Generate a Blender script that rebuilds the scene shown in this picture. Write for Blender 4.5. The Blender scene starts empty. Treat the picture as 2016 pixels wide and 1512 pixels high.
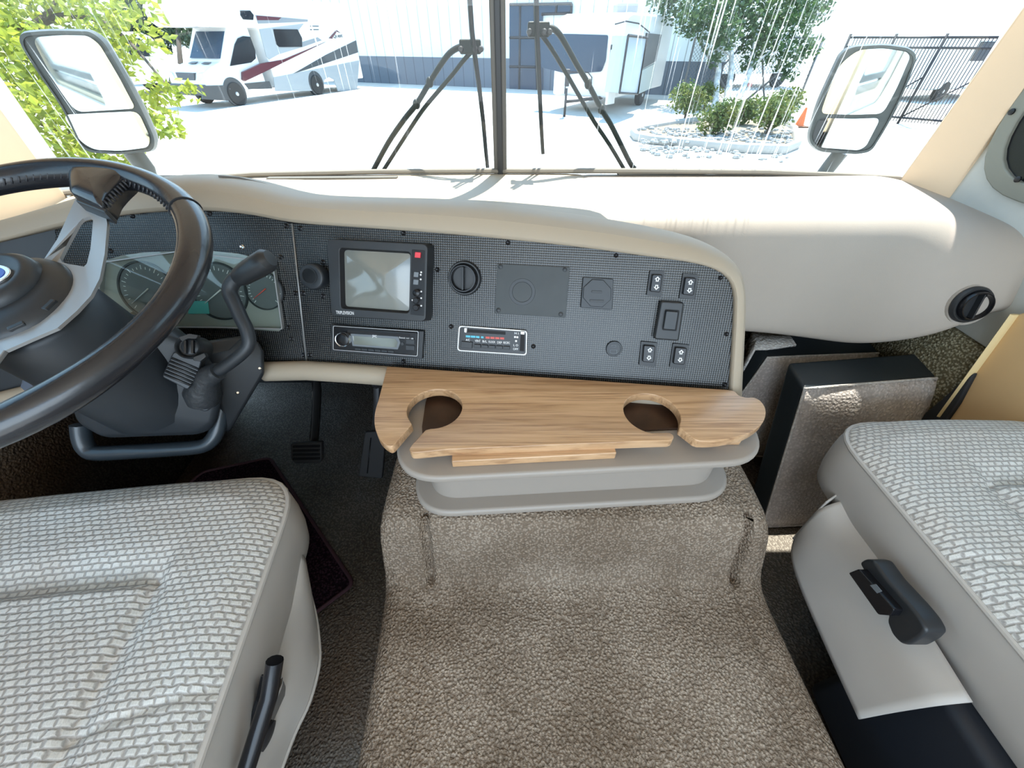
import bpy, bmesh, math, random
from mathutils import Vector, Matrix
from mathutils.noise import noise as pnoise
random.seed(7)
PI = math.pi
H = 1.05                      # height of the camera above the cockpit floor (floor is z = 0)
F = 757.0                     # focal length in pixels of the 2016 x 1512 frame
PITCH = math.radians(42)
CP, SP = math.cos(PITCH), math.sin(PITCH)
SC = bpy.context.scene
COL = SC.collection

# ------------------------------------------------------------------ camera, sky, sun, exposure
cam = bpy.data.cameras.new('camera')
co = bpy.data.objects.new('camera', cam)
COL.objects.link(co)
co.location = (0, 0, H)
co.rotation_euler = (PI / 2 - PITCH, 0, 0)
cam.sensor_fit = 'HORIZONTAL'
cam.sensor_width = 36
cam.lens = F / 2016 * 36
cam.clip_start = 0.01
cam.clip_end = 500
SC.camera = co

w = bpy.data.worlds.new('sky')
SC.world = w
w.use_nodes = True
nt = w.node_tree
bg = nt.nodes['Background']
tcw = nt.nodes.new('ShaderNodeTexCoord')
sep = nt.nodes.new('ShaderNodeSeparateXYZ')
rmp = nt.nodes.new('ShaderNodeValToRGB')
nt.links.new(tcw.outputs['Generated'], sep.inputs[0])
nt.links.new(sep.outputs['Z'], rmp.inputs[0])
nt.links.new(rmp.outputs[0], bg.inputs['Color'])
rmp.color_ramp.elements[0].position = 0.0
rmp.color_ramp.elements[0].color = (0.66, 0.84, 1.0, 1)
rmp.color_ramp.elements[1].position = 0.7
rmp.color_ramp.elements[1].color = (0.36, 0.64, 1.0, 1)
bg.inputs['Strength'].default_value = 2.8

sd = bpy.data.lights.new('sun', 'SUN')
so = bpy.data.objects.new('sun', sd)
COL.objects.link(so)
sd.energy = 13.0
sd.angle = 0.009
sd.color = (1.0, 0.96, 0.9)
SUN_EL, SUN_AZ = math.radians(66), math.radians(17)      # ahead of the coach, a little to the right
sdir = Vector((math.sin(SUN_AZ) * math.cos(SUN_EL), math.cos(SUN_AZ) * math.cos(SUN_EL), math.sin(SUN_EL)))
so.rotation_euler = sdir.to_track_quat('Z', 'Y').to_euler()
so.location = (5, 15, 20)

# added fill lamp behind the camera, brightening the seats and panels
ad = bpy.data.lights.new('rear_fill', 'AREA')
ao = bpy.data.objects.new('rear_fill', ad)
COL.objects.link(ao)
ad.shape = 'RECTANGLE'
ad.size = 2.0
ad.size_y = 1.1
ad.energy = 28
ad.color = (0.80, 0.91, 1.0)
ao.location = (0.1, -1.6, H + 0.25)
ao.rotation_euler = (math.radians(75), 0, 0)

SC.view_settings.view_transform = 'Standard'
SC.view_settings.look = 'None'
SC.view_settings.exposure = 0.0
SC.view_settings.gamma = 1.0
SC.view_settings.use_curve_mapping = False
SC.cycles.max_bounces = 8
SC.cycles.diffuse_bounces = 4
SC.cycles.glossy_bounces = 4
SC.cycles.transparent_max_bounces = 16
SC.cycles.sample_clamp_indirect = 6
SC.cycles.caustics_reflective = False
SC.cycles.caustics_refractive = False
SC.cycles.use_denoising = True

# ------------------------------------------------------------------ rays: a pixel of the photo and one known coordinate give a point
# all coordinates below are relative to the camera; obj() lifts them by H
def ray(u, v):
    b = (756 - v) / F
    return Vector(((u - 1008) / F, CP + b * SP, -SP + b * CP))
def PT(u, v, t): return ray(u, v) * t
def PX(u, v, x): r = ray(u, v); return r * (x / r.x)
def PY(u, v, y): r = ray(u, v); return r * (y / r.y)
def PZ(u, v, z): r = ray(u, v); return r * (z / r.z)

class Frame:
    """a plane in the place with its own axes: U along, V up, N out of it"""
    def __init__(s, O, U, V):
        s.O = Vector(O); s.U = Vector(U).normalized()
        V = Vector(V)
        s.V = (V - s.U * V.dot(s.U)).normalized()
        s.N = s.U.cross(s.V).normalized()
    def p(s, a, b, n=0.0): return s.O + s.U * a + s.V * b + s.N * n
    def px(s, u, v, n=0.0):
        r = ray(u, v)
        t = (s.O + s.N * n).dot(s.N) / r.dot(s.N)
        q = r * t - s.O
        return (q.dot(s.U), q.dot(s.V))
    def pxp(s, u, v, n=0.0): a, b = s.px(u, v, n); return s.p(a, b, n)

# ------------------------------------------------------------------ materials
MATS = {}
def mat(name, col, rough=0.5, metal=0.0, spec=0.5, bump=None, var=None, coat=0.0, trans=0.0, emis=None, sheen=0.0):
    """bump = (scale, strength, distance); var = (scale, amount)"""
    if name in MATS: return MATS[name]
    m = bpy.data.materials.new(name)
    m.use_nodes = True
    t = m.node_tree
    b = t.nodes['Principled BSDF']
    b.inputs['Base Color'].default_value = (*col, 1)
    b.inputs['Roughness'].default_value = rough
    b.inputs['Metallic'].default_value = metal
    b.inputs['Specular IOR Level'].default_value = spec
    b.inputs['Coat Weight'].default_value = coat
    b.inputs['Coat Roughness'].default_value = 0.08
    if sheen: b.inputs['Sheen Weight'].default_value = sheen
    if emis:
        b.inputs['Emission Color'].default_value = (*emis[:3], 1)
        b.inputs['Emission Strength'].default_value = emis[3]
    tc = t.nodes.new('ShaderNodeTexCoord')
    if var:
        n = t.nodes.new('ShaderNodeTexNoise'); n.inputs['Scale'].default_value = var[0]; n.inputs['Detail'].default_value = 4
        t.links.new(tc.outputs['Object'], n.inputs['Vector'])
        r = t.nodes.new('ShaderNodeValToRGB')
        k = var[1]
        r.color_ramp.elements[0].position = 0.3; r.color_ramp.elements[1].position = 0.7
        r.color_ramp.elements[0].color = (*[c * (1 - k) for c in col], 1)
        r.color_ramp.elements[1].color = (*[min(1, c * (1 + k)) for c in col], 1)
        t.links.new(n.outputs['Fac'], r.inputs[0])
        t.links.new(r.outputs[0], b.inputs['Base Color'])
    if bump:
        n = t.nodes.new('ShaderNodeTexNoise'); n.inputs['Scale'].default_value = bump[0]; n.inputs['Detail'].default_value = 3
        t.links.new(tc.outputs['Object'], n.inputs['Vector'])
        bp = t.nodes.new('ShaderNodeBump'); bp.inputs['Strength'].default_value = bump[1]; bp.inputs['Distance'].default_value = bump[2]
        t.links.new(n.outputs['Fac'], bp.inputs['Height'])
        t.links.new(bp.outputs[0], b.inputs['Normal'])
    MATS[name] = m
    return m

def ramp(t, src, stops):
    r = t.nodes.new('ShaderNodeValToRGB')
    e = r.color_ramp.elements
    while len(e) < len(stops): e.new(0.5)
    for k, (pos, c) in enumerate(stops):
        e[k].position = pos
        e[k].color = (*c, 1) if len(c) == 3 else c
    t.links.new(src, r.inputs[0])
    return r.outputs[0]
def nmath(t, op, a, b=None, c=None):
    n = t.nodes.new('ShaderNodeMath'); n.operation = op
    for k, s in enumerate((a, b, c)):
        if s is None: continue
        if isinstance(s, (int, float)): n.inputs[k].default_value = s
        else: t.links.new(s, n.inputs[k])
    return n.outputs[0]
def ntex(t, vec, scale, detail=3, kind='Noise', rough=0.5):
    n = t.nodes.new('ShaderNodeTex' + kind); n.inputs['Scale'].default_value = scale
    if kind == 'Noise': n.inputs['Detail'].default_value = detail; n.inputs['Roughness'].default_value = rough
    t.links.new(vec, n.inputs['Vector'])
    return n
def nbump(t, h, strength, dist, normal=None):
    bp = t.nodes.new('ShaderNodeBump'); bp.inputs['Strength'].default_value = strength; bp.inputs['Distance'].default_value = dist
    t.links.new(h, bp.inputs['Height'])
    if normal is not None: t.links.new(normal, bp.inputs['Normal'])
    return bp.outputs[0]
def nmap(t, vec, scale=(1, 1, 1), rot=(0, 0, 0)):
    n = t.nodes.new('ShaderNodeMapping'); n.inputs['Scale'].default_value = scale; n.inputs['Rotation'].default_value = rot
    t.links.new(vec, n.inputs['Vector'])
    return n.outputs[0]
def nmixc(t, fac, a, b, mode='MIX'):
    n = t.nodes.new('ShaderNodeMix'); n.data_type = 'RGBA'; n.blend_type = mode
    if isinstance(fac, (int, float)): n.inputs[0].default_value = fac
    else: t.links.new(fac, n.inputs[0])
    for k, s in ((6, a), (7, b)):
        if isinstance(s, tuple): n.inputs[k].default_value = (*s, 1)
        else: t.links.new(s, n.inputs[k])
    return n.outputs[2]
def newmat(name):
    m = bpy.data.materials.new(name); m.use_nodes = True
    t = m.node_tree
    MATS[name] = m
    return m, t, t.nodes['Principled BSDF'], t.nodes.new('ShaderNodeTexCoord')

# punched-pattern instrument panel: small diagonal lozenges, UV in metres
m, t, b, tc = newmat('patterned_panel')
sx = t.nodes.new('ShaderNodeSeparateXYZ'); t.links.new(tc.outputs['UV'], sx.inputs[0])
K = 2 * PI / 0.0080
d1 = nmath(t, 'SINE', nmath(t, 'MULTIPLY', nmath(t, 'ADD', sx.outputs[0], sx.outputs[1]), K))
d2 = nmath(t, 'SINE', nmath(t, 'MULTIPLY', nmath(t, 'SUBTRACT', sx.outputs[0], sx.outputs[1]), K))
pr = nmath(t, 'MULTIPLY', d1, d2)
dots = ramp(t, nmath(t, 'MULTIPLY_ADD', pr, 0.5, 0.5), [(0.5, (0.007, 0.008, 0.009)), (0.66, (0.078, 0.078, 0.074))])
big = ntex(t, tc.outputs['Object'], 7, 4)
dirt = ramp(t, big.outputs['Fac'], [(0.35, (0.6, 0.6, 0.62)), (0.65, (1, 1, 1))])
t.links.new(nmixc(t, 1.0, dots, dirt, 'MULTIPLY'), b.inputs['Base Color'])
b.inputs['Roughness'].default_value = 0.27
b.inputs['Specular IOR Level'].default_value = 0.55
t.links.new(nbump(t, pr, 0.25, 0.0006), b.inputs['Normal'])
PANEL = m

# oak with long grain along the board
m, t, b, tc = newmat('golden_oak')
mp = nmap(t, tc.outputs['Object'], (4.0, 95, 40), (0, 0, math.radians(4)))
n1 = ntex(t, mp, 1.6, 6, rough=0.62)
mp2 = nmap(t, tc.outputs['Object'], (5.0, 190, 60), (0, 0, math.radians(4)))
n2 = ntex(t, mp2, 1.5, 3)
c1 = ramp(t, n1.outputs['Fac'], [(0.30, (0.34, 0.175, 0.085)), (0.45, (0.56, 0.335, 0.175)), (0.64, (0.66, 0.42, 0.24))])
c2 = ramp(t, n2.outputs['Fac'], [(0.36, (0.62, 0.55, 0.50)), (0.50, (1, 1, 1))])
t.links.new(nmixc(t, 0.75, c1, c2, 'MULTIPLY'), b.inputs['Base Color'])
b.inputs['Roughness'].default_value = 0.36
b.inputs['Coat Weight'].default_value = 0.7
b.inputs['Coat Roughness'].default_value = 0.35
t.links.new(nbump(t, n2.outputs['Fac'], 0.12, 0.001), b.inputs['Normal'])
OAK = m
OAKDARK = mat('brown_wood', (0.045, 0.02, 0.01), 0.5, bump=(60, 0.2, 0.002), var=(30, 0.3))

# pile carpet
def carpet(name, col, dark, sc=150, patch=3.0, bumpd=0.006, stain=None, lo=0.35):
    m, t, b, tc = newmat(name)
    o = tc.outputs['Object']
    v = ntex(t, o, sc, kind='Voronoi')
    n = ntex(t, o, sc * 1.4, 3)
    h = nmath(t, 'ADD', nmath(t, 'MULTIPLY', v.outputs['Distance'], -0.8), n.outputs['Fac'])
    c = ramp(t, h, [(0.0, dark), (lo, col), (0.75, tuple(min(1, x * 1.25) for x in col))])
    pt = ntex(t, o, patch, 3)
    pc = ramp(t, pt.outputs['Fac'], [(0.36, (0.66, 0.63, 0.60)), (0.6, (1, 1, 1))])
    cc = nmixc(t, 1.0, c, pc, 'MULTIPLY')
    if stain:
        sn = ntex(t, o, 2.3, 2)
        sf = ramp(t, sn.outputs['Fac'], [(0.54, (0, 0, 0)), (0.72, (0.7, 0.7, 0.7))])
        cc = nmixc(t, sf, cc, stain)
    t.links.new(cc, b.inputs['Base Color'])
    b.inputs['Roughness'].default_value = 1.0
    b.inputs['Specular IOR Level'].default_value = 0.1
    t.links.new(nbump(t, h, 1.0, bumpd), b.inputs['Normal'])
    return m
CARPET = carpet('taupe_carpet', (0.54, 0.445, 0.355), (0.29, 0.225, 0.17), 205, 4.0, 0.005)
FLOORC = carpet('floor_carpet', (0.34, 0.30, 0.25), (0.20, 0.17, 0.14), 170, 3.0, 0.003, stain=(0.20, 0.12, 0.07))
MATC = carpet('burgundy_mat_pile', (0.045, 0.02, 0.028), (0.012, 0.005, 0.008), 160, 4, 0.004)
KICKC = carpet('olive_kick_carpet', (0.40, 0.37, 0.26), (0.14, 0.12, 0.07), 160, 4, 0.004)
FLEECE = carpet('grey_fleece', (0.76, 0.70, 0.67), (0.60, 0.55, 0.52), 130, 5, 0.003)
FLEECELT = carpet('pale_fleece', (0.82, 0.80, 0.76), (0.66, 0.62, 0.58), 110, 5, 0.003)

# woven seat cloth: staggered soft blocks
m, t, b, tc = newmat('woven_seat_cloth')
br = t.nodes.new('ShaderNodeTexBrick')
br.offset = 0.5
br.inputs['Scale'].default_value = 1.0
br.inputs['Brick Width'].default_value = 0.0122
br.inputs['Row Height'].default_value = 0.0083
br.inputs['Mortar Size'].default_value = 0.0024
br.inputs['Mortar Smooth'].default_value = 0.9
br.inputs['Color1'].default_value = (0.78, 0.775, 0.74, 1)
br.inputs['Color2'].default_value = (0.72, 0.715, 0.68, 1)
br.inputs['Mortar'].default_value = (0.44, 0.42, 0.40, 1)
dn = ntex(t, tc.outputs['UV'], 75, 2)
dv = t.nodes.new('ShaderNodeVectorMath'); dv.operation = 'MULTIPLY_ADD'
t.links.new(dn.outputs['Color'], dv.inputs[0]); dv.inputs[1].default_value = (0.0065, 0.005, 0); t.links.new(tc.outputs['UV'], dv.inputs[2])
t.links.new(dv.outputs[0], br.inputs['Vector'])
th = ntex(t, nmap(t, tc.outputs['UV'], (900, 300, 1)), 1.0, 2)
cc = nmixc(t, 0.35, br.outputs['Color'], ramp(t, th.outputs['Fac'], [(0.35, (0.6, 0.58, 0.56)), (0.65, (1, 1, 1))]), 'MULTIPLY')
pt = ntex(t, tc.outputs['UV'], 5, 2)
cc = nmixc(t, 1.0, cc, ramp(t, pt.outputs['Fac'], [(0.35, (0.92, 0.86, 0.82)), (0.6, (1, 1, 1))]), 'MULTIPLY')
t.links.new(cc, b.inputs['Base Color'])
b.inputs['Roughness'].default_value = 0.9
hh = nmath(t, 'ADD', nmath(t, 'MULTIPLY', br.outputs['Fac'], -1.0), nmath(t, 'MULTIPLY', th.outputs['Fac'], 0.35))
t.links.new(nbump(t, hh, 0.6, 0.0022), b.inputs['Normal'])
CLOTH = m

CREAM = mat('cream_dash_vinyl', (0.42, 0.35, 0.265), 0.55, bump=(500, 0.08, 0.001))
GREIGE = mat('greige_dash_vinyl', (0.40, 0.35, 0.30), 0.6, bump=(420, 0.12, 0.001), var=(3, 0.05))
PILLAR = mat('cream_pillar_trim', (0.76, 0.59, 0.41), 0.6, bump=(300, 0.05, 0.001))
WALLV = mat('grey_wall_vinyl', (0.50, 0.50, 0.46), 0.5, bump=(14, 0.25, 0.01), var=(9, 0.06))
SEATV = mat('grey_seat_vinyl', (0.50, 0.46, 0.42), 0.48, bump=(380, 0.06, 0.001), var=(6, 0.05))
CONSOLE = mat('beige_plastic', (0.35, 0.305, 0.265), 0.42, bump=(600, 0.05, 0.0005))
BLACK = mat('black_plastic', (0.022, 0.024, 0.027), 0.42, bump=(500, 0.06, 0.0006))
BLACKG = mat('gloss_black', (0.010, 0.010, 0.012), 0.22, spec=0.35)
BLACKM = mat('matt_black', (0.012, 0.012, 0.014), 0.75)
CHAR = mat('charcoal_plastic', (0.024, 0.028, 0.033), 0.42, bump=(500, 0.06, 0.0006))
SLATE = mat('slate_plate', (0.036, 0.042, 0.044), 0.5, var=(18, 0.15))
LEATHER = mat('black_leather', (0.020, 0.021, 0.025), 0.22, bump=(260, 0.10, 0.001), coat=0.25)
VINYLB = mat('black_vinyl', (0.022, 0.028, 0.032), 0.38, bump=(40, 0.15, 0.003))
ALU = mat('satin_aluminium', (0.42, 0.42, 0.42), 0.42, metal=0.55)
CHROME = mat('chrome', (0.85, 0.85, 0.86), 0.12, metal=1.0)
WHITE = mat('white_mark', (0.85, 0.85, 0.85), 0.5)
RED = mat('red_button', (0.75, 0.05, 0.07), 0.4)
REDBAR = mat('red_print', (0.65, 0.10, 0.08), 0.5)
CYANBAR = mat('cyan_print', (0.10, 0.50, 0.65), 0.5)
GREYBTN = mat('grey_button', (0.16, 0.18, 0.20), 0.45)
CRT = mat('tube_glass', (0.20, 0.21, 0.19), 0.10, coat=1.0)
LCD = mat('lcd_glass', (0.17, 0.18, 0.15), 0.08, coat=0.6)
TEAL = mat('teal_lcd', (0.10, 0.42, 0.40), 0.2)
GAUGE = mat('gauge_face', (0.12, 0.13, 0.135), 0.45)
GREYCL = mat('cluster_grey', (0.30, 0.30, 0.28), 0.45)
EMBLUE = mat('emblem_blue', (0.05, 0.12, 0.45), 0.3)
CARD = mat('tan_board', (0.62, 0.40, 0.19), 0.7, bump=(20, 0.1, 0.003), var=(5, 0.07))
CARDLT = mat('tan_board_edge', (0.75, 0.58, 0.30), 0.7)
SCREW = mat('black_screw', (0.01, 0.01, 0.012), 0.3, metal=0.4)
RUBBER = mat('black_rubber', (0.018, 0.018, 0.02), 0.7)
WIPERM = mat('wiper_black', (0.012, 0.018, 0.015), 0.5, spec=0.25)
GRIT = mat('base_seal', (0.20, 0.18, 0.15), 0.8)
WPAINT = mat('white_paint', (0.80, 0.80, 0.79), 0.25, coat=0.3)
FRAMEOL = mat('olive_window_frame', (0.20, 0.20, 0.165), 0.45)
BRICKPLAIN = mat('concrete_curb', (0.42, 0.40, 0.37), 0.9, bump=(20, 0.3, 0.01))
TINT = mat('tinted_glass', (0.012, 0.018, 0.025), 0.08, spec=0.3)
TINTB = mat('blue_tinted_glass', (0.02, 0.05, 0.09), 0.10, spec=0.3)
MIRROR = mat('mirror_glass', (0.82, 0.88, 0.86), 0.03, metal=1.0)
MIRRORH = mat('mirror_shell', (0.06, 0.065, 0.06), 0.4)
TYRE = mat('tyre', (0.03, 0.03, 0.03), 0.8)
HUBM = mat('wheel_silver', (0.55, 0.55, 0.56), 0.35, metal=0.6)
SILVERB = mat('silver_skirt', (0.34, 0.37, 0.39), 0.4)
MAROON = mat('maroon_decal', (0.10, 0.02, 0.03), 0.3)
GREYD = mat('grey_decal', (0.25, 0.27, 0.29), 0.4)
DKGREY = mat('dark_grey_decal', (0.06, 0.065, 0.07), 0.4)
ORANGE = mat('orange_cone', (0.75, 0.16, 0.04), 0.6)
BARK = mat('bark', (0.10, 0.075, 0.055), 0.9, bump=(30, 0.4, 0.02))
BIRCH = mat('pale_bark', (0.50, 0.50, 0.48), 0.8, var=(9, 0.35))
IRON = mat('black_iron', (0.03, 0.028, 0.03), 0.5)
STEEL = mat('galvanised_post', (0.20, 0.20, 0.20), 0.5, metal=0.5)
CONC = mat('pale_concrete', (0.50, 0.485, 0.45), 0.9, bump=(8, 0.1, 0.01), var=(0.6, 0.06))
ROCK = mat('river_rock', (0.30, 0.30, 0.29), 0.8, var=(20, 0.4))
SOIL = mat('planter_soil', (0.23, 0.19, 0.14), 0.95, bump=(30, 0.4, 0.02))

def leafmat(name, c1, c2, tr=0.5):
    m, t, b, tc = newmat(name)
    n = ntex(t, tc.outputs['Object'], 3.5, 2)
    col = ramp(t, n.outputs['Fac'], [(0.35, c1), (0.65, c2)])
    t.links.new(col, b.inputs['Base Color'])
    b.inputs['Roughness'].default_value = 0.45
    tl = t.nodes.new('ShaderNodeBsdfTranslucent'); t.links.new(col, tl.inputs['Color'])
    mx = t.nodes.new('ShaderNodeMixShader'); mx.inputs[0].default_value = tr
    out = t.nodes['Material Output']
    t.links.new(b.outputs[0], mx.inputs[1]); t.links.new(tl.outputs[0], mx.inputs[2]); t.links.new(mx.outputs[0], out.inputs['Surface'])
    return m
LEAFY = leafmat('lime_leaves', (0.20, 0.27, 0.03), (0.42, 0.44, 0.06), 0.5)
LEAFG = leafmat('green_leaves', (0.04, 0.09, 0.035), (0.085, 0.15, 0.05), 0.35)
LEAFD = leafmat('dark_leaves', (0.03, 0.065, 0.03), (0.06, 0.10, 0.04), 0.25)
LEAFB = leafmat('bush_leaves', (0.08, 0.14, 0.03), (0.18, 0.20, 0.05), 0.35)

# metal building: white sheet with fine ribs
def ribbed(name, col):
    m, t, b, tc = newmat(name)
    sx = t.nodes.new('ShaderNodeSeparateXYZ'); t.links.new(tc.outputs['UV'], sx.inputs[0])
    fr = nmath(t, 'FRACT', nmath(t, 'MULTIPLY', sx.outputs[0], 1 / 0.62))
    col_ = ramp(t, fr, [(0.0, tuple(c * 0.45 for c in col)), (0.055, tuple(c * 0.55 for c in col)), (0.075, col), (1.0, col)])
    t.links.new(col_, b.inputs['Base Color']); b.inputs['Roughness'].default_value = 0.5
    return m
RIBW = ribbed('white_ribbed_steel', (0.72, 0.80, 0.82))
RIBB = ribbed('blue_grey_ribbed_steel', (0.10, 0.13, 0.17))

# windscreen: clear pane, a little reflection, dried water runs and specks on it
def glass(name, streaks=0.0, tint=(0.93, 0.97, 0.95)):
    m = bpy.data.materials.new(name); m.use_nodes = True
    t = m.node_tree; t.nodes.remove(t.nodes['Principled BSDF'])
    out = t.nodes['Material Output']
    tr = t.nodes.new('ShaderNodeBsdfTransparent'); tr.inputs[0].default_value = (*tint, 1)
    gl = t.nodes.new('ShaderNodeBsdfGlossy'); gl.inputs['Roughness'].default_value = 0.0
    fr = t.nodes.new('ShaderNodeLayerWeight'); fr.inputs[0].default_value = 0.5
    mx = t.nodes.new('ShaderNodeMixShader')
    t.links.new(nmath(t, 'MULTIPLY_ADD', nmath(t, 'POWER', fr.outputs['Facing'], 5.0), 0.9, 0.045), mx.inputs[0])
    t.links.new(tr.outputs[0], mx.inputs[1]); t.links.new(gl.outputs[0], mx.inputs[2])
    last = mx.outputs[0]
    if streaks:
        tc = t.nodes.new('ShaderNodeTexCoord')
        df = t.nodes.new('ShaderNodeBsdfTranslucent'); df.inputs[0].default_value = (0.9, 0.93, 0.92, 1)
        n = ntex(t, nmap(t, tc.outputs['UV'], (150, 1.6, 1), (0, 0, math.radians(1))), 1.0, 3, rough=0.7)
        w_ = ntex(t, nmap(t, tc.outputs['UV'], (2.2, 1.4, 1)), 1.0, 2)
        amt = nmath(t, 'ADD', n.outputs['Fac'], nmath(t, 'MULTIPLY', w_.outputs['Fac'], 0.30))
        sxx = t.nodes.new('ShaderNodeSeparateXYZ'); t.links.new(tc.outputs['UV'], sxx.inputs[0])
        dx_ = nmath(t, 'MULTIPLY', nmath(t, 'SUBTRACT', sxx.outputs[0], 0.50), 2.6)
        msk = nmath(t, 'SUBTRACT', 1.0, nmath(t, 'MINIMUM', nmath(t, 'MULTIPLY', dx_, dx_), 1.0))
        amt = nmath(t, 'ADD', amt, nmath(t, 'MULTIPLY', msk, 0.085))
        s1 = ramp(t, amt, [(0.80, (0, 0, 0)), (0.86, (streaks,) * 3)])
        sp = ntex(t, tc.outputs['UV'], 420, 1)
        sz = ntex(t, tc.outputs['UV'], 5, 2)
        s2 = ramp(t, nmath(t, 'ADD', sp.outputs['Fac'], nmath(t, 'MULTIPLY', sz.outputs['Fac'], 0.25)), [(0.87, (0, 0, 0)), (0.92, (0.5, 0.5, 0.5))])
        fac = nmath(t, 'ADD', s1, nmath(t, 'MULTIPLY', s2, 0.5))
        fac = nmath(t, 'ADD', fac, 0.002)
        m2 = t.nodes.new('ShaderNodeMixShader')
        t.links.new(fac, m2.inputs[0]); t.links.new(last, m2.inputs[1]); t.links.new(df.outputs[0], m2.inputs[2])
        last = m2.outputs[0]
    t.links.new(last, out.inputs['Surface'])
    MATS[name] = m
    return m
WSL = glass('windscreen_glass_clean', 0.30)
WSR = glass('windscreen_glass_streaked', 0.42)
PANE = glass('clear_lens', 0)

# ------------------------------------------------------------------ mesh building
class MB:
    def __init__(s): s.v = []; s.f = []; s.uv = {}; s.mi = []
    def add(s, pts, faces, uvs=None, mi=0):
        o = len(s.v)
        s.v += [Vector(p) for p in pts]
        for f in faces: s.f.append([o + i for i in f]); s.mi.append(mi)
        if uvs:
            for i, q in enumerate(uvs): s.uv[o + i] = q
        return s
    def prism(s, pts, off, uvs=None, mi=0):
        """polygon given in world points, pushed along off to give it thickness"""
        n = len(pts); off = Vector(off); pts = [Vector(p) for p in pts]
        o = len(s.v)
        q = pts + [p + off for p in pts]
        fs = [list(range(n))[::-1], list(range(n, 2 * n))] + [[i, (i + 1) % n, n + (i + 1) % n, n + i] for i in range(n)]
        return s.add(q, fs, (uvs + uvs) if uvs else None, mi)
    def box(s, c, hx, hy, hz, R=None):
        c = Vector(c); R = R or Matrix.Identity(3)
        pts = [c + R @ Vector((sx * hx, sy * hy, sz * hz)) for sz in (-1, 1) for sy in (-1, 1) for sx in (-1, 1)]
        return s.add(pts, [[0, 2, 3, 1], [4, 5, 7, 6], [0, 1, 5, 4], [2, 6, 7, 3], [0, 4, 6, 2], [1, 3, 7, 5]])
    def grid(s, rows, uvs=None, closed_u=False, flip=False):
        nr, nc = len(rows), len(rows[0])
        pts = [p for r in rows for p in r]
        fs = []
        for i in range(nr - 1):
            for j in range(nc if closed_u else nc - 1):
                a, b_ = i * nc + j, i * nc + (j + 1) % nc
                f = [a, b_, b_ + nc, a + nc]
                fs.append(f[::-1] if flip else f)
        return s.add(pts, fs, [q for r in uvs for q in r] if uvs else None)
    def tube(s, path, rad, n=12, closed=False, squash=None, cap=True):
        path = [Vector(p) for p in path]
        m_ = len(path)
        if not isinstance(rad, (list, tuple)): rad = [rad] * m_
        tan = []
        for i in range(m_):
            a = path[(i - 1) % m_] if closed or i > 0 else path[i]
            b_ = path[(i + 1) % m_] if closed or i < m_ - 1 else path[i]
            d = (b_ - a)
            tan.append(d.normalized() if d.length > 1e-9 else Vector((0, 0, 1)))
        up = Vector((0, 0, 1)) if abs(tan[0].z) < 0.9 else Vector((0, 1, 0))
        nrm = (up - tan[0] * up.dot(tan[0])).normalized()
        rows = []
        for i in range(m_):
            nrm = (nrm - tan[i] * nrm.dot(tan[i])).normalized()
            bi = tan[i].cross(nrm)
            a_, b2 = (squash or (1, 1))
            rows.append([path[i] + (nrm * math.cos(2 * PI * k / n) * a_ + bi * math.sin(2 * PI * k / n) * b2) * rad[i] for k in range(n)])
        if closed: rows.append(rows[0])
        o = len(s.v)
        s.grid(rows, closed_u=True)
        if cap and not closed:
            s.f.append([o + k for k in range(n)][::-1]); s.mi.append(0)
            s.f.append([o + (m_ - 1) * n + k for k in range(n)]); s.mi.append(0)
        return s
    def lathe(s, O, axis, prof, n=36, cap=True):
        """profile of (radius, height along axis)"""
        O = Vector(O); ax = Vector(axis).normalized()
        e = Vector((0, 0, 1)) if abs(ax.z) < 0.9 else Vector((1, 0, 0))
        e1 = (e - ax * e.dot(ax)).normalized(); e2 = ax.cross(e1)
        rows = [[O + ax * h + (e1 * math.cos(2 * PI * k / n) + e2 * math.sin(2 * PI * k / n)) * max(r, 1e-5) for k in range(n)] for r, h in prof]
        o = len(s.v)
        s.grid(rows, closed_u=True)
        if cap:
            s.f.append([o + k for k in range(n)][::-1]); s.mi.append(0)
            s.f.append([o + (len(prof) - 1) * n + k for k in range(n)]); s.mi.append(0)
        return s
    def ring(s, outer, inner, off):
        """flat ring between two closed outlines of equal length, pushed along off"""
        n = len(outer); off = Vector(off)
        O = [Vector(p) for p in outer]; I = [Vector(p) for p in inner]
        pts = O + I + [p + off for p in O] + [p + off for p in I]
        fs = []
        for i in range(n):
            j = (i + 1) % n
            fs += [[i, n + i, n + j, j], [2 * n + i, 2 * n + j, 3 * n + j, 3 * n + i], [i, j, 2 * n + j, 2 * n + i], [n + i, 3 * n + i, 3 * n + j, n + j]]
        return s.add(pts, fs)
    def ball(s, c, rx, ry=None, rz=None, n=10, m=16, R=None):
        ry = ry or rx; rz = rz or rx; c = Vector(c); R = R or Matrix.Identity(3)
        rows = []
        for i in range(n + 1):
            th = PI * i / n
            rows.append([c + R @ Vector((rx * max(math.sin(th), 1e-4) * math.cos(2 * PI * k / m), ry * max(math.sin(th), 1e-4) * math.sin(2 * PI * k / m), -rz * math.cos(th))) for k in range(m)])
        return s.grid(rows, closed_u=True)
    def hull(s, pts):
        bm = bmesh.new()
        for p in pts: bm.verts.new(p)
        bmesh.ops.convex_hull(bm, input=bm.verts)
        loose = [v for v in bm.verts if not v.link_faces]
        bmesh.ops.delete(bm, geom=loose, context='VERTS')
        bmesh.ops.dissolve_limit(bm, angle_limit=math.radians(2), verts=bm.verts, edges=bm.edges)
        bm.verts.index_update()
        ix = {v: i for i, v in enumerate(bm.verts)}
        s.add([v.co.copy() for v in bm.verts], [[ix[v] for v in f.verts] for f in bm.faces])
        bm.free()
        return s

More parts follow.
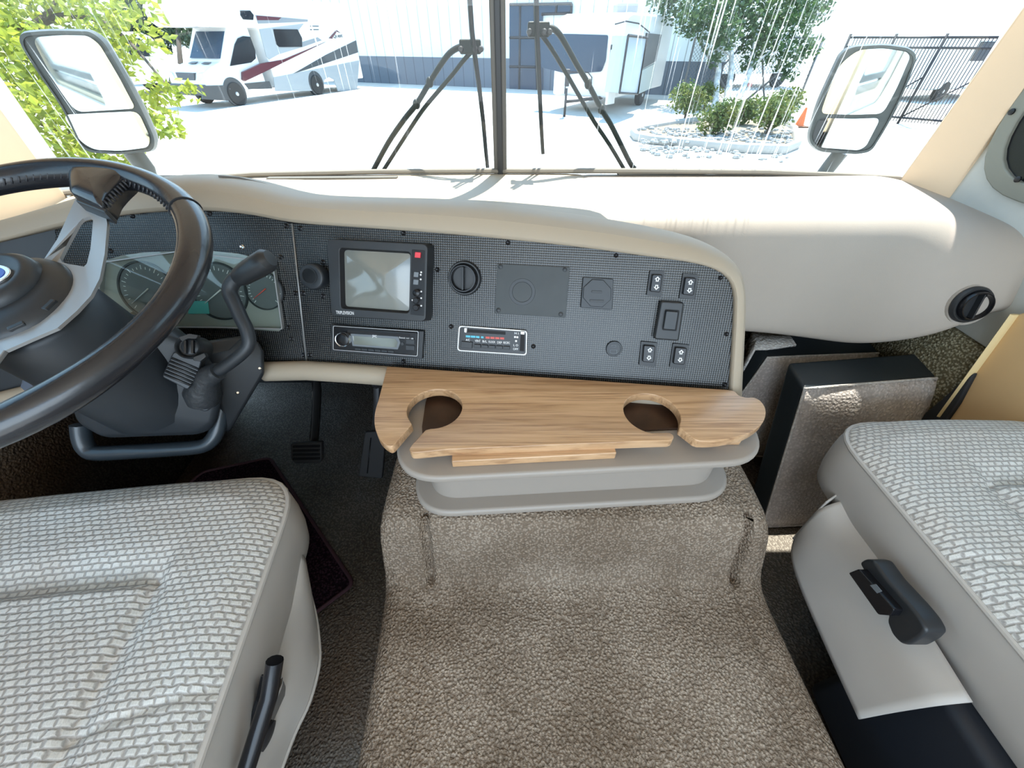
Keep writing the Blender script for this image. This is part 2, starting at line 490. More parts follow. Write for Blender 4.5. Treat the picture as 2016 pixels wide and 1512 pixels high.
def roundpoly(pts, r, k=5):
    """2-D outline with its corners rounded"""
    out = []
    n = len(pts)
    for i in range(n):
        a, b_, c = (Vector(pts[i - 1]), Vector(pts[i]), Vector(pts[(i + 1) % n]))
        d1, d2 = (a - b_), (c - b_)
        rr = r[i] if isinstance(r, (list, tuple)) else r
        q = min(rr, d1.length * 0.48, d2.length * 0.48)
        if q <= 1e-6: out.append(tuple(b_)); continue
        p1, p2 = b_ + d1.normalized() * q, b_ + d2.normalized() * q
        for j in range(k + 1):
            s_ = j / k
            p = p1 * (1 - s_) ** 2 + b_ * 2 * s_ * (1 - s_) + p2 * s_ ** 2
            out.append(tuple(p))
    return out
def rrect(w_, h_, r, k=5, c=(0, 0)):
    return roundpoly([(c[0] - w_ / 2, c[1] - h_ / 2), (c[0] + w_ / 2, c[1] - h_ / 2), (c[0] + w_ / 2, c[1] + h_ / 2), (c[0] - w_ / 2, c[1] + h_ / 2)], r, k)

BASES = {}
def setp(o, label=None, cat=None, group=None, kind=None):
    if label: o['label'] = label
    if cat: o['category'] = cat
    if group: o['group'] = group
    if kind: o['kind'] = kind
    return o
def thing(name, label, cat, base, group=None):
    o = bpy.data.objects.new(name, None); COL.objects.link(o)
    o.empty_display_size = 0.05
    b_ = Vector(base) + Vector((0, 0, H))
    o.location = b_; BASES[o.name] = b_
    return setp(o, label, cat, group)
def obj(name, mb, material, parent=None, bevel=0.0, seg=3, smooth=True, sub=0, solid=0.0, sharp=40, label=None, cat=None, group=None, kind=None, recalc=True, wn=True):
    me = bpy.data.meshes.new(name)
    base = BASES[parent.name] if parent is not None else Vector((0, 0, 0))
    vs = [v + Vector((0, 0, H)) for v in mb.v]
    own = Vector((0, 0, 0))
    if parent is None:                       # a thing's origin sits at the centre of its foot
        mn = Vector([min(v[i] for v in vs) for i in range(3)]); mx = Vector([max(v[i] for v in vs) for i in range(3)])
        own = Vector(((mn.x + mx.x) / 2, (mn.y + mx.y) / 2, mn.z))
    org = base + own
    if parent is not None:
        mn = Vector([min(v[i] for v in vs) for i in range(3)]); mx = Vector([max(v[i] for v in vs) for i in range(3)])
        org = (mn + mx) / 2
    me.from_pydata([tuple(v - org) for v in vs], [], mb.f)
    if mb.uv:
        ul = me.uv_layers.new(name='UVMap')
        for lp in me.loops:
            ul.data[lp.index].uv = mb.uv.get(lp.vertex_index, (0, 0))[:2]
    mats = material if isinstance(material, (list, tuple)) else [material]
    for m_ in mats: me.materials.append(m_)
    for p, k in zip(me.polygons, mb.mi): p.material_index = k
    if recalc:
        bm = bmesh.new(); bm.from_mesh(me)
        bmesh.ops.recalc_face_normals(bm, faces=bm.faces)
        if smooth and not bevel:
            for e in bm.edges:
                if len(e.link_faces) == 2 and e.calc_face_angle(0) > math.radians(sharp): e.smooth = False
        bm.to_mesh(me); bm.free()
    if smooth:
        for p in me.polygons: p.use_smooth = True
    o = bpy.data.objects.new(name, me); COL.objects.link(o)
    if parent is not None:
        o.parent = parent; o.location = org - base
        BASES[o.name] = org
    else:
        o.location = org; BASES[o.name] = org
    if solid:
        md = o.modifiers.new('thick', 'SOLIDIFY'); md.thickness = solid; md.offset = -1
    if bevel:
        md = o.modifiers.new('bevel', 'BEVEL'); md.width = bevel; md.segments = seg; md.limit_method = 'ANGLE'; md.angle_limit = math.radians(28)
        if wn:
            md = o.modifiers.new('wn', 'WEIGHTED_NORMAL'); md.keep_sharp = True
    if sub:
        md = o.modifiers.new('sub', 'SUBSURF'); md.levels = sub; md.render_levels = sub
    return setp(o, label, cat, group, kind)

def plate(f, px, n0, n1, r=0.0, k=5, uv=False):
    """a plate on plane f whose front outline is given in photo pixels"""
    loc = [f.px(u, v, n1) for u, v in px]
    if r: loc = roundpoly(loc, r, k)
    mb = MB()
    return mb.prism([f.p(a, b_, n0) for a, b_ in loc], f.N * (n1 - n0), uvs=[(a, b_) for a, b_ in loc] if uv else None)
def ringplate(f, px, n0, n1, wd, r=0.004, k=5):
    loc = [f.px(u, v, n1) for u, v in px]
    cx = sum(a for a, _ in loc) / len(loc); cy = sum(b_ for _, b_ in loc) / len(loc)
    inn = []
    for a, b_ in loc:
        inn.append((a - math.copysign(wd, a - cx), b_ - math.copysign(wd, b_ - cy)))
    lo, li = roundpoly(loc, r, k), roundpoly(inn, max(r - wd * 0.6, 0.0006), k)
    return MB().ring([f.p(a, b_, n0) for a, b_ in lo], [f.p(a, b_, n0) for a, b_ in li], f.N * (n1 - n0))
def disc(f, u, v, rpx, prof, n=36):
    """turned piece standing on plane f; profile radii are fractions of the pixel radius, heights in metres"""
    a, b_ = f.px(u, v, prof[-1][1]); a2, b2 = f.px(u + rpx, v, prof[-1][1])
    R = math.hypot(a2 - a, b2 - b_)
    return MB().lathe(f.p(a, b_, 0), f.N, [(R * q, h) for q, h in prof], n), R, (a, b_)

def text(name, s, f, px, n, hpx, material, parent, th=0.0004, spx=None, label=None, bold=0.0):
    """flat lettering on plane f: px is the left end of the base line, hpx its height in pixels; spx the pixel of its right end"""
    cu = bpy.data.curves.new(name, 'FONT'); cu.body = s; cu.size = 1.0; cu.extrude = 0.0; cu.offset = bold; cu.resolution_u = 3
    to = bpy.data.objects.new('tmp', cu)
    me0 = bpy.data.meshes.new_from_object(to)
    bpy.data.objects.remove(to)
    xs = [v.co.x for v in me0.vertices]; ys = [v.co.y for v in me0.vertices]
    x0, x1, y0, y1 = min(xs), max(xs), min(ys), max(ys)
    a, b_ = f.px(*px, n); a3, b3 = f.px(px[0], px[1] - hpx, n)
    hh = math.hypot(a3 - a, b3 - b_)
    e = Vector((1, 0)); 
    if spx:
        a2, b2 = f.px(*spx, n); wv = Vector((a2 - a, b2 - b_)); sxx = wv.length / (x1 - x0); e = wv.normalized()
    else: sxx = hh / (y1 - y0)
    g = Vector((-e.y, e.x)); syy = hh / (y1 - y0)
    mb = MB()
    pts = []
    for v in me0.vertices:
        q = Vector((a, b_)) + e * (v.co.x - x0) * sxx + g * (v.co.y - y0) * syy
        pts.append(f.p(q.x, q.y, n + th))
    mb.add(pts, [list(p.vertices) for p in me0.polygons])
    bpy.data.meshes.remove(me0)
    return obj(name, mb, material, parent, smooth=False, recalc=False, label=label)

# ================================================================== SETTING: coach shell
XL, XR = -1.09, 1.09
YB = -1.25
ZF = -1.05
ZG = -2.0          # the yard outside, below the coach floor
ZC = 0.80
obj('floor', MB().box((0, (YB + 1.18) / 2, ZF - 0.03), 1.12, (1.18 - YB) / 2, 0.03), FLOORC, kind='structure')
obj('ceiling', MB().box((0, (YB + 1.02) / 2, ZC + 0.02), 1.12, (1.02 - YB) / 2, 0.02), PILLAR, kind='structure')
obj('wall_front', MB().box((0, 1.19, (ZF - 0.30) / 2), 1.10, 0.015, (ZF + 0.30) / -2), BLACKM, kind='structure')
obj('wall_front_outside', MB().box((0, 1.26, -.95), 1.14, .05, .55), WPAINT, bevel=.03, kind='structure')
# unseen header over the windscreen, set low to keep sun off the cockpit
obj('wall_sun_block', MB().box((0, 0.93, 0.46), 1.09, 0.055, 0.34), PILLAR, bevel=0.02, kind='structure')

def wall_side(name, x, sgn, wy0, wy1, wz0, wz1, material, y1=1.02):
    hole = rrect(wy1 - wy0, wz1 - wz0, 0.12, 8, ((wy0 + wy1) / 2, (wz0 + wz1) / 2))
    cy, cz = (wy0 + wy1) / 2, (wz0 + wz1) / 2
    oy0, oy1, oz0, oz1 = YB, y1, ZF, ZC
    outer = []
    for a, b_ in hole:
        dy, dz = a - cy, b_ - cz
        ks = []
        if dy > 1e-9: ks.append((oy1 - cy) / dy)
        if dy < -1e-9: ks.append((oy0 - cy) / dy)
        if dz > 1e-9: ks.append((oz1 - cz) / dz)
        if dz < -1e-9: ks.append((oz0 - cz) / dz)
        k_ = min(ks); outer.append([cy + dy * k_, cz + dz * k_])
    for cyy, czz in ((oy0, oz0), (oy0, oz1), (oy1, oz0), (oy1, oz1)):
        j = min(range(len(outer)), key=lambda i: (outer[i][0] - cyy) ** 2 + (outer[i][1] - czz) ** 2)
        outer[j] = [cyy, czz]
    mb = MB().ring([(x, a, b_) for a, b_ in outer], [(x, a, b_) for a, b_ in hole], (sgn * 0.03, 0, 0))
    return obj(name, mb, material, kind='structure', smooth=False), hole
wr, holeR = wall_side('wall_right', XR, 1, 0.20, 0.985, -0.225, 0.42, WALLV, 1.03)
wl, holeL = wall_side('wall_left', XL, -1, -1.15, 0.72, -0.20, 0.50, PILLAR, 1.0)
# white outside skin of the coach, seen in the driver's mirror
_m = MB(); _m.ring([(XL - 0.05, a, b_) for a, b_ in roundpoly([(-3.2, ZF - 0.5), (1.08, ZF - 0.5), (1.08, ZC + 0.1), (-3.2, ZC + 0.1)], 0.01, 10)],
                   [(XL - 0.05, a, b_) for a, b_ in roundpoly([(-1.17, -0.22), (0.74, -0.22), (0.74, 0.52), (-1.17, 0.52)], 0.14, 10)], (0.015, 0, 0))
obj('wall_left_outside', _m, WPAINT, kind='structure', smooth=False)

_m = MB(); _m.ring([(XR + 0.05, a, b_) for a, b_ in roundpoly([(-3.2, ZF - 0.5), (1.2, ZF - 0.5), (1.2, ZC + 0.1), (-3.2, ZC + 0.1)], 0.01, 10)],
                   [(XR + 0.05, a, b_) for a, b_ in roundpoly([(0.10, -0.30), (1.10, -0.30), (1.10, 0.50), (0.10, 0.50)], 0.14, 10)], (-0.012, 0, 0))
obj('wall_right_outside', _m, WPAINT, kind='structure', smooth=False)
obj('wall_left_lower', MB().box((XL + .012, -.1, -.73), .008, 1.14, .32), FLOORC, kind='structure')
obj('wall_right_lower', MB().box((XR - .010, .84, -.79), .008, .22, .262), KICKC, kind='structure')

def side_window(name, x, sgn, hole, material_frame, nm):
    cy = sum(a for a, _ in hole) / len(hole); cz = sum(b_ for _, b_ in hole) / len(hole)
    def off(d):
        r_ = []
        ymin = min(a for a, _ in hole); ymax = max(a for a, _ in hole); zmin = min(b_ for _, b_ in hole); zmax = max(b_ for _, b_ in hole)
        return rrect(ymax - ymin + 2 * d, zmax - zmin + 2 * d, 0.12 + d * 0.8, 8, ((ymin + ymax) / 2, (zmin + zmax) / 2))
    t_ = thing(name, None, None, (x, cy, cz - 0.3)); t_['kind'] = 'structure'
    obj('window_frame', MB().ring([(x, a, b_) for a, b_ in off(0.035)], [(x, a, b_) for a, b_ in off(0.004)], (-sgn * 0.012, 0, 0)), material_frame, t_, bevel=0.003)
    obj('seal', MB().ring([(x - sgn * 0.004, a, b_) for a, b_ in off(0.006)], [(x, a, b_) for a, b_ in off(-0.042)], (sgn * 0.016, 0, 0)), BLACKG, t_, bevel=0.002)
    obj('sash', MB().ring([(x + sgn * 0.006, a, b_) for a, b_ in off(-0.052)], [(x + sgn * 0.006, a, b_) for a, b_ in off(-0.085)], (sgn * 0.014, 0, 0)), CHAR, t_, bevel=0.003)
    obj('pane', MB().prism([(x + sgn * 0.016, a, b_) for a, b_ in off(-0.08)], (sgn * 0.004, 0, 0)), PANE, t_, smooth=False)
    return t_
w1 = side_window('window_1', XR, 1, holeR, FRAMEOL, 'r')
for (u, v) in ((1993, 220), (2005, 353)):
    p = PX(u, v, XR - 0.012)
    obj('screw', MB().lathe(p, (-1, 0, 0), [(0.006, 0), (0.006, 0.003), (0.003, 0.004)], 12), SCREW, w1)
w2 = side_window('window_2', XL, -1, holeL, FRAMEOL, 'l')

# windscreen: two panes, centre post, base seal
BASE = [Vector((-1.12, 1.01, -.286)), Vector((-.86, 1.075, -.272)), Vector((-.667, 1.10, -.264)), Vector((-.35, 1.115, -.261)), Vector((-.03, 1.12, -.26)),
        Vector((.33, 1.12, -.26)), Vector((.66, 1.12, -.263)), Vector((.88, 1.125, -.272)), Vector((1.03, 1.13, -.28))]
def wspt(p, h):
    """point of the windscreen h metres above its base"""
    return Vector((p.x, p.y - h * 0.08, p.z + h))
for nm, idx, mt in (('window_3', range(0, 5), WSL), ('window_4', range(4, 9), WSR)):
    rows = []; uvs = []
    for h in (-.02, .05, .15, .3, .5, .75, 1.0):
        rows.append([wspt(BASE[i], h) + Vector((0, 0.012, 0)) for i in idx]); uvs.append([(BASE[i].x, h) for i in idx])
    mb = MB(); mb.grid(rows, uvs)
    t_ = thing(nm, None, None, BASE[list(idx)[2]]); t_['kind'] = 'structure'
    obj('pane', mb, mt, t_)
    seal = [BASE[i] + Vector((0, -0.002, 0.002)) for i in idx]
    obj('seal', MB().tube(seal, 0.008, 8, squash=(0.8, 1.3)), GRIT, t_)
mp_ = thing('trim_1', None, None, (BASE[4].x, BASE[4].y, -0.28)); mp_['kind'] = 'structure'
pc = BASE[4]
for dx, wd, dy, nm, mt in ((0, .0165, 0, 'post', mat('bronze_post', (0.10, 0.095, 0.085), 0.45)), (0.0, .007, -.006, 'centre_bead', BLACK)):
    p0 = pc + Vector((dx, 0, -.01)); p1 = wspt(pc, 1.0) + Vector((dx, 0, 0))
    mb = MB(); mb.prism([p0 + Vector((-wd, dy - .006, 0)), p0 + Vector((wd, dy - .006, 0)), p0 + Vector((wd, .02, 0)), p0 + Vector((-wd, .02, 0))], p1 - p0)
    obj(nm, mb, mt, mp_, bevel=0.003)
# pillars
def pillar(name, a0, a1, b0, b1, off):
    """front edge a0-a1, rear edge b0-b1"""
    mb = MB(); mb.prism([a0, a1, b1, b0], off)
    return obj(name, mb, PILLAR, bevel=0.006, kind='structure')
pillar('trim_2', Vector((1.03, 1.13, -.36)), Vector((1.03, 1.00, .78)), Vector((1.092, 1.018, -.36)), Vector((1.092, 1.018, .78)), (0.03, 0.03, 0))
pillar('trim_3', Vector((-1.09, 1.018, -.36)), Vector((-1.09, .86, .78)), Vector((-1.094, .80, -.36)), Vector((-1.094, .80, .78)), (-0.03, 0.02, 0))

# ================================================================== DASHBOARD
# panel planes: main (driver faces it from the left), driver's
PB0, PB1 = Vector((-.416, .606, -.48)), Vector((.404, .52, -.48))
up_m = Vector((.0485, .463, 1.0))
FM = Frame(PB0, PB1 - PB0, up_m)                      # main instrument panel
FT = FM.pxp(575, 440)
FD = Frame(PB0, (1, 0, 0), FT - PB0)                  # driver's panel
if FD.N.y > 0: FD = Frame(PB0, (-1, 0, 0), FT - PB0)
hz0, hz1 = FD.pxp(108, 452), FD.pxp(130, 770)
FS = Frame(hz1, Vector((1.0, .35, 0.0)), hz0 - hz1)    # side panel by the driver's left knee
dash = thing('dashboard', 'wide cream vinyl dashboard with black patterned instrument panels, running under the windscreen', 'dashboard', (0, .85, -.62))

MAIN_PX = [(575, 440), (680, 446), (790, 454), (900, 462), (985, 470), (1100, 482), (1170, 490), (1259, 503), (1330, 512), (1368, 518), (1408, 529), (1432, 546),
           (1443, 570), (1444, 600), (1440, 678), (1434, 768), (1436, 790), (1200, 770), (900, 745), (603, 712)]
obj('instrument_panel', plate(FM, MAIN_PX, -0.004, 0, uv=True), PANEL, dash, smooth=False, label='black panel with a fine punched pattern')
DRV_PX = [(573, 440), (530, 430), (480, 420), (400, 413), (320, 416), (250, 423), (180, 434), (108, 452), (128, 800), (430, 770), (520, 716), (601, 712)]
obj('instrument_panel', plate(FD, DRV_PX, -0.004, 0, uv=True), PANEL, dash, smooth=False, label='driver side panel with a fine punched pattern')
SIDE_PX = [(108, 452), (0, 478), (-120, 500), (-120, 830), (0, 800), (128, 770)]
obj('side_panel', plate(FS, SIDE_PX, -0.004, 0, uv=True), CHAR, dash, smooth=False)

E_PX = [(-120, 505), (0, 477), (108, 450), (180, 433), (250, 423), (320, 416), (400, 413), (480, 420), (530, 429), (575, 440), (680, 446), (790, 454), (900, 462),
        (985, 470), (1100, 482), (1170, 490), (1259, 503), (1330, 512), (1368, 518), (1408, 529), (1432, 546), (1443, 570), (1444, 600), (1440, 678), (1434, 768), (1434, 800)]
S_PX = [(-120, 466), (0, 436), (98, 408), (160, 388), (235, 364), (315, 348), (385, 343), (455, 350), (520, 366), (590, 388), (690, 392), (790, 394), (900, 400),
        (990, 407), (1110, 424), (1185, 434), (1290, 453), (1350, 466), (1396, 481), (1434, 503), (1452, 527), (1461, 553), (1464, 600), (1460, 678), (1456, 778), (1456, 806)]
rows = []
BACKS = []
for i, (e, s_) in enumerate(zip(E_PX, S_PX)):
    f = FS if e[0] < 105 else (FD if e[0] < 575 else FM)
    E = f.pxp(*e, 0.0)
    k = max(0.0, min(1.0, (i - 18) / 4.0))              # 0 along the top, 1 down the right end
    yb = E.y + (0.058 * (1 - k) + 0.02 * k)
    S = PY(*s_, yb)
    A = E + f.N * 0.012
    M = A.lerp(S, 0.45) + f.N * 0.014 + Vector((0, 0, 0.007 * (1 - k))) + Vector((0.004 * k, 0, 0))
    M2 = A.lerp(S, 0.8) + f.N * 0.008 + Vector((0, 0, 0.006 * (1 - k))) + Vector((0.005 * k, 0, 0))
    B = S + Vector((0, 0.035, -0.004)) * (1 - k) + Vector((0.0, 0.04, -0.002)) * k
    B2 = B + Vector((0, 0.05, -0.02)) * (1 - k) + Vector((0.01, 0.16, -0.01)) * k
    rows.append([E - f.N * 0.006, E + f.N * 0.003, A, M, M2, S, B, B2]); BACKS.append(B)
mb = MB(); mb.grid(rows)
obj('brow_pad', mb, CREAM, dash, sub=1, label='cream padded rim around the instrument panels')
# top pad from the brow to the windscreen
def basept(x):
    if x <= BASE[0].x: return BASE[0] + Vector((x - BASE[0].x, 0, 0))
    for a, b_ in zip(BASE, BASE[1:]):
        if x <= b_.x: return a.lerp(b_, (x - a.x) / (b_.x - a.x))
    return BASE[-1] + Vector((x - BASE[-1].x, 0, 0))
rows = []
for i in range(0, 16):
    B = BACKS[i]
    x1 = B.x * (1.25 if B.x < 0 else 1.15)
    x1 = max(-1.085, min(1.05, x1))
    T = basept(x1) + Vector((0, -0.004, -0.004))
    B0 = Vector((max(B.x, -1.085), B.y - .016, B.z - 0.006))
    B0.z += .004
    rows.append([B0.lerp(T, k) + Vector((0, 0, -0.012 * math.sin(PI * k))) for k in (0, .12, .3, .55, .8, 1)])
rows.append([p + Vector((.03, .004, -.012)) for p in rows[-1]])
rows.append([p + Vector((.03, .01, -.04)) for p in rows[-1]])
mb = MB(); mb.grid(rows)
obj('top_pad', mb, CREAM, dash, sub=1)
# passenger side: a big rounded bolster
XS = [.16, .24, .33, .42, .55, .68, .80, .87, .92, .97, 1.02, 1.055, 1.09]
prof = lambda zb, yb_: [(1.125, -.268), (1.03, -.273), (.95, -.278), (.895, -.284), (.868, -.293), (.848, -.312), (.836, -.345), (.824, -.41), (.812, -.48), (yb_, zb + .03), (yb_ + .004, zb + .008), (yb_ + .03, zb - .006), (.93, zb - .02), (1.10, zb - .01)]
rows = []
for x in XS:
    zb = -.552 - .050 * max(0, min(1, (x - .6) / .32))
    pr_ = prof(zb, .80)
    if x > .87:
        k = min(1, (x - .87) / .14); k = k * k * (3 - 2 * k)
        tgt = [(1.12, -.292), (1.02, -.297), (.93, -.300), (.87, -.303), (.84, -.307), (.81, -.318), (.782, -.34), (.762, -.375), (.750, -.405), (.740, -.43), (.738, -.445), (.76, -.47), (.85, -.53), (1.1, -.56)]
        kt = max(0, min(1, (x - .95) / .14)) ** 1.3
        pr_ = [(a[0] * (1 - q_) + c[0] * q_, a[1] * (1 - q_) + c[1] * q_) for a, c, q_ in ((a, c, kt + (k - kt) * (0 if i_ < 5 else min(1, (i_ - 4) / 4))) for i_, (a, c) in enumerate(zip(pr_, tgt)))]
        if x < 1.06:
            dz_ = -.07 * (1 - max(0, (x - 1.0) / .06)) * k
            pr_ = [(a, b_ + (dz_ * min(1, max(0, (i_ - 6) / 3)))) for i_, (a, b_) in enumerate(pr_)]
    rows.append([Vector((x, a, b_)) for a, b_ in pr_])
mb = MB(); mb.grid(rows)
obj('passenger_bolster', mb, GREIGE, dash, sub=2, label='smooth greige padded bolster in front of the passenger seat')
# recessed seams of the bolster top
seam = [PY(u, v, y) for u, v, y in ((1472, 431, .885), (1500, 446, .868), (1530, 460, .857), (1580, 464, .856), (1640, 461, .857), (1700, 465, .856), (1760, 462, .856), (1830, 459, .856))]
obj('seam', MB().tube(seam, 0.0022, 6), mat('seam_shadow_line', (0.12, 0.11, 0.10), 0.8), dash)
# lower cream roll below the panels
def lowroll(px, name='lower_roll'):
    pts = [FM.pxp(u, v, 0.012) if u >= 600 else FD.pxp(u, v, 0.012) for u, v in px]
    pts = [p + Vector((0, 0, -0.002)) for p in pts]
    pts = [pts[0] + (pts[0] - pts[1]).normalized() * 0.004] + pts
    return obj(name, MB().tube(pts, [0.013] + [0.0195] * (len(pts) - 1), 20), CREAM, dash)
lowroll([(522, 730), (560, 729), (600, 728), (602, 728), (700, 734), (800, 742), (1000, 758), (1200, 775), (1340, 788)])
obj('lower_roll', MB().tube([FS.pxp(u, v, .01) for u, v in ((-100, 812), (0, 790), (60, 775), (85, 768))], 0.018, 16), CREAM, dash)
# slots of the defroster along the windscreen
for a, b_ in (((525, 357), (782, 355)), ((1217, 346), (1506, 342))):
    zz = -.268
    p0, p1 = PZ(*a, zz), PZ(*b_, zz)
    d = (p1 - p0); nrm = Vector((-d.y, d.x, 0)).normalized()
    mb = MB(); mb.prism([p0, p1, p1 + nrm * .018, p0 + nrm * .018], (0, 0, 0.007))
    obj('defroster_slot', mb, mat('slot_brown', (0.13, 0.12, 0.10), 0.7), dash, bevel=0.002)
# dark steel cluster hood line
hl = [PT(u, v, t_) for u, v, t_ in ((430, 347, .70), (470, 350, .715), (520, 362, .73), (560, 374, .74), (590, 378, .76))]
obj('hood_seam', MB().tube(hl, 0.0018, 6), mat('seam_grey', (0.18, 0.17, 0.16), 0.8), dash)
# panel joint strip
a, b_ = FM.pxp(575, 440, .001), FM.pxp(603, 710, .001)
obj('joint_strip', MB().tube([a, b_], 0.0016, 8), ALU, dash)
ctx = FM.px(600, 440)
SCREWS_M = [(590, 449), (794, 459), (861, 531), (596, 577), (635, 516), (635, 583), (609, 699), (794, 712), (1213, 503), (888, 643), (1050, 682), (1419, 547), (1431, 658), (1427, 757), (1000, 478)]
SCREWS_D = [(259, 425), (411, 420), (216, 494), (563, 445), (552, 506), (568, 645), (581, 577), (598, 699), (573, 667), (116, 470)]
for fr_, L in ((FM, SCREWS_M), (FD, SCREWS_D)):
    for u, v in L:
        mb, R, c = disc(fr_, u, v, 4.6, [(1.0, 0), (1.0, .0012), (.6, .0024), (.25, .0016)], 12)
        obj('screw', mb, SCREW, dash)
mb, R, c = disc(FD, 476, 486, 4.6, [(1.0, 0), (1.0, .0012), (.7, .0026), (.25, .0018)], 12)
obj('screw', mb, CHROME, dash, label='bright silver screw')

obj('light_block', MB().box((0, 1.02, -.345), 1.085, .155, .012), BLACKM, dash)  # unseen black plates added under the pads to stop sun leaking through
obj('light_block', MB().box((0, 1.16, -.30), 1.085, .04, .012), BLACKM, dash)
# ------------------------------------------------------------------ gauge cluster on the driver's panel
base = FD.pxp(380, 650)
cl = thing('gauge_cluster', 'wide instrument cluster with round dials behind clear lens, behind the steering wheel', 'instrument cluster', base)
CL_PX = [(196, 516), (240, 503), (282, 497), (348, 494), (415, 494), (467, 499), (537, 515), (543, 533), (556, 646), (549, 652), (448, 647), (345, 645), (190, 645)]
obj('back_plate', plate(FD, CL_PX, 0.0, 0.0025), GREYCL, cl, smooth=False)
for (u, v, r) in ((290, 572, 56), (432, 574, 56), (520, 572, 38)):
    mb, R, c = disc(FD, u, v, r, [(1.0, .0026), (1.0, .006), (.94, .006), (.93, .004)], 48)
    dial = obj('dial', mb, BLACK, cl, sharp=30)
    mb, R2, c2 = disc(FD, u, v, r * .93, [(1.0, .0028), (1.0, .0042)], 48)
    obj('dial_face', mb, GAUGE, dial, sharp=30)
    mb = MB()
    for k in range(25):
        a_ = math.radians(225 - k * 11.25)
        r0, r1 = R * .72, R * (.86 if k % 3 == 0 else .80)
        dx, dy = math.cos(a_), math.sin(a_)
        w_ = .0005
        mb.prism([FD.p(c[0] + dx * r0 - dy * w_, c[1] + dy * r0 + dx * w_, .0045), FD.p(c[0] + dx * r1 - dy * w_, c[1] + dy * r1 + dx * w_, .0045),
                  FD.p(c[0] + dx * r1 + dy * w_, c[1] + dy * r1 - dx * w_, .0045), FD.p(c[0] + dx * r0 + dy * w_, c[1] + dy * r0 - dx * w_, .0045)], FD.N * .0003)
    obj('tick_marks', mb, WHITE, dial, smooth=False)
    a_ = math.radians(215)
    dx, dy = math.cos(a_), math.sin(a_)
    mb = MB().tube([FD.p(c[0] - dx * .006, c[1] - dy * .006, .0065), FD.p(c[0] + dx * R * .7, c[1] + dy * R * .7, .0065)], [.0014, .0006], 6)
    obj('needle', mb, REDBAR if r < 50 else WHITE, dial)
obj('lcd_window', plate(FD, [(372, 592), (409, 593), (412, 618), (370, 618)], .0045, .0062), TEAL, cl, bevel=.0006)
obj('lcd_window', plate(FD, [(246, 620), (262, 613), (272, 624), (258, 634)], .0045, .0062), BLACKG, cl, bevel=.0006)
obj('lens', plate(FD, CL_PX, .0105, .012, r=.006), PANE, cl, smooth=False)
obj('lens_rim', ringplate(FD, [(196, 516), (348, 494), (537, 515), (556, 649), (448, 646), (190, 645)], .004, .013, .002, .004), ALU, cl, bevel=.0005)

# ------------------------------------------------------------------ things on the main panel
FRAMEM = FM
# monitor
base = FM.pxp(745, 628)
mo = thing('monitor', 'boxy black tube monitor with grey screen and strip of buttons, left part of the panel', 'monitor', base)
OUT = [(643, 471), (842, 481), (838, 633), (652, 622)]
NM = .028
SCR = [(668, 488), (808, 496), (805, 617), (671, 607)]
lo = [FM.px(u, v, NM) for u, v in OUT]; li = [FM.px(u, v, NM) for u, v in SCR]
lo_, li_ = roundpoly(lo, .010, 6), roundpoly(li, .007, 6)
mb = MB().ring([FM.p(a, b_, NM) for a, b_ in lo_], [FM.p(a, b_, NM) for a, b_ in li_], FM.N * -.006)
big_ = roundpoly([(a * 1.0 + (-.0035 if a < sum(q[0] for q in lo) / 4 else .0035), b_ + (-.003 if b_ < sum(q[1] for q in lo) / 4 else .003)) for a, b_ in lo], .010, 6)
o0 = len(mb.v)
n_ = len(lo_)
mb.add([FM.p(a, b_, NM - .001) for a, b_ in lo_] + [FM.p(a, b_, .0) for a, b_ in big_], [[i, (i + 1) % n_, n_ + (i + 1) % n_, n_ + i] for i in range(n_)])
obj('housing', mb, BLACK, mo, bevel=.0015, sharp=35)
# funnel down to the tube face and the tube face itself, slightly domed
n_ = len(li_)
cxs = sum(a for a, _ in li_) / n_; cys = sum(b_ for _, b_ in li_) / n_
inn = [(cxs + (a - cxs) * .95, cys + (b_ - cys) * .95) for a, b_ in li_]
mb = MB(); mb.add([FM.p(a, b_, NM - .001) for a, b_ in li_] + [FM.p(a, b_, NM - .012) for a, b_ in inn], [[i, (i + 1) % n_, n_ + (i + 1) % n_, n_ + i] for i in range(n_)])
obj('screen_surround', mb, BLACKM, mo)
rows = []
for k in range(7):
    q = 1 - k / 6
    rows.append([FM.p(cxs + (a - cxs) * .95 * q, cys + (b_ - cys) * .95 * q, NM - .012 + .006 * (1 - ((a - cxs) * q / .075) ** 2) * (1 - ((b_ - cys) * q / .062) ** 2)) for a, b_ in li_])
mb = MB(); mb.grid(rows, closed_u=True)
obj('screen', mb, CRT, mo, sharp=180, label='dull grey tube screen')
strip = obj('button_strip', plate(FM, [(811, 491), (836, 493), (834, 622), (808, 619)], NM - .001, NM + .0012, r=.001), BLACKG, mo, bevel=.0004)
obj('power_button', plate(FM, [(817, 496), (828, 497), (827, 508), (816, 507)], NM, NM + .005, r=.001), RED, strip, bevel=.0006, label='red button')
for q in ((815, 535, 824, 545), (814, 550, 824, 560)):
    obj('button', plate(FM, [(q[0], q[1]), (q[2], q[1] + 1), (q[2] - 1, q[3] + 1), (q[0] - 1, q[3])], NM, NM + .004, r=.001), GREYBTN, strip, bevel=.0006)
for u, v, r in ((819, 577, 7), (818, 592, 6), (818, 606, 6)):
    mb, R, c = disc(FM, u, v, r, [(1, NM), (1, NM + .008), (.8, NM + .009)], 20)
    obj('knob', mb, BLACKG, strip)
for u, v in ((829, 536), (828, 541), (829, 574), (829, 587), (829, 602), (812, 591), (828, 550)):
    mb, R, c = disc(FM, u, v, 2.0, [(1, NM + .001), (.7, NM + .0018)], 10)
    obj('print_mark', mb, WHITE, strip)
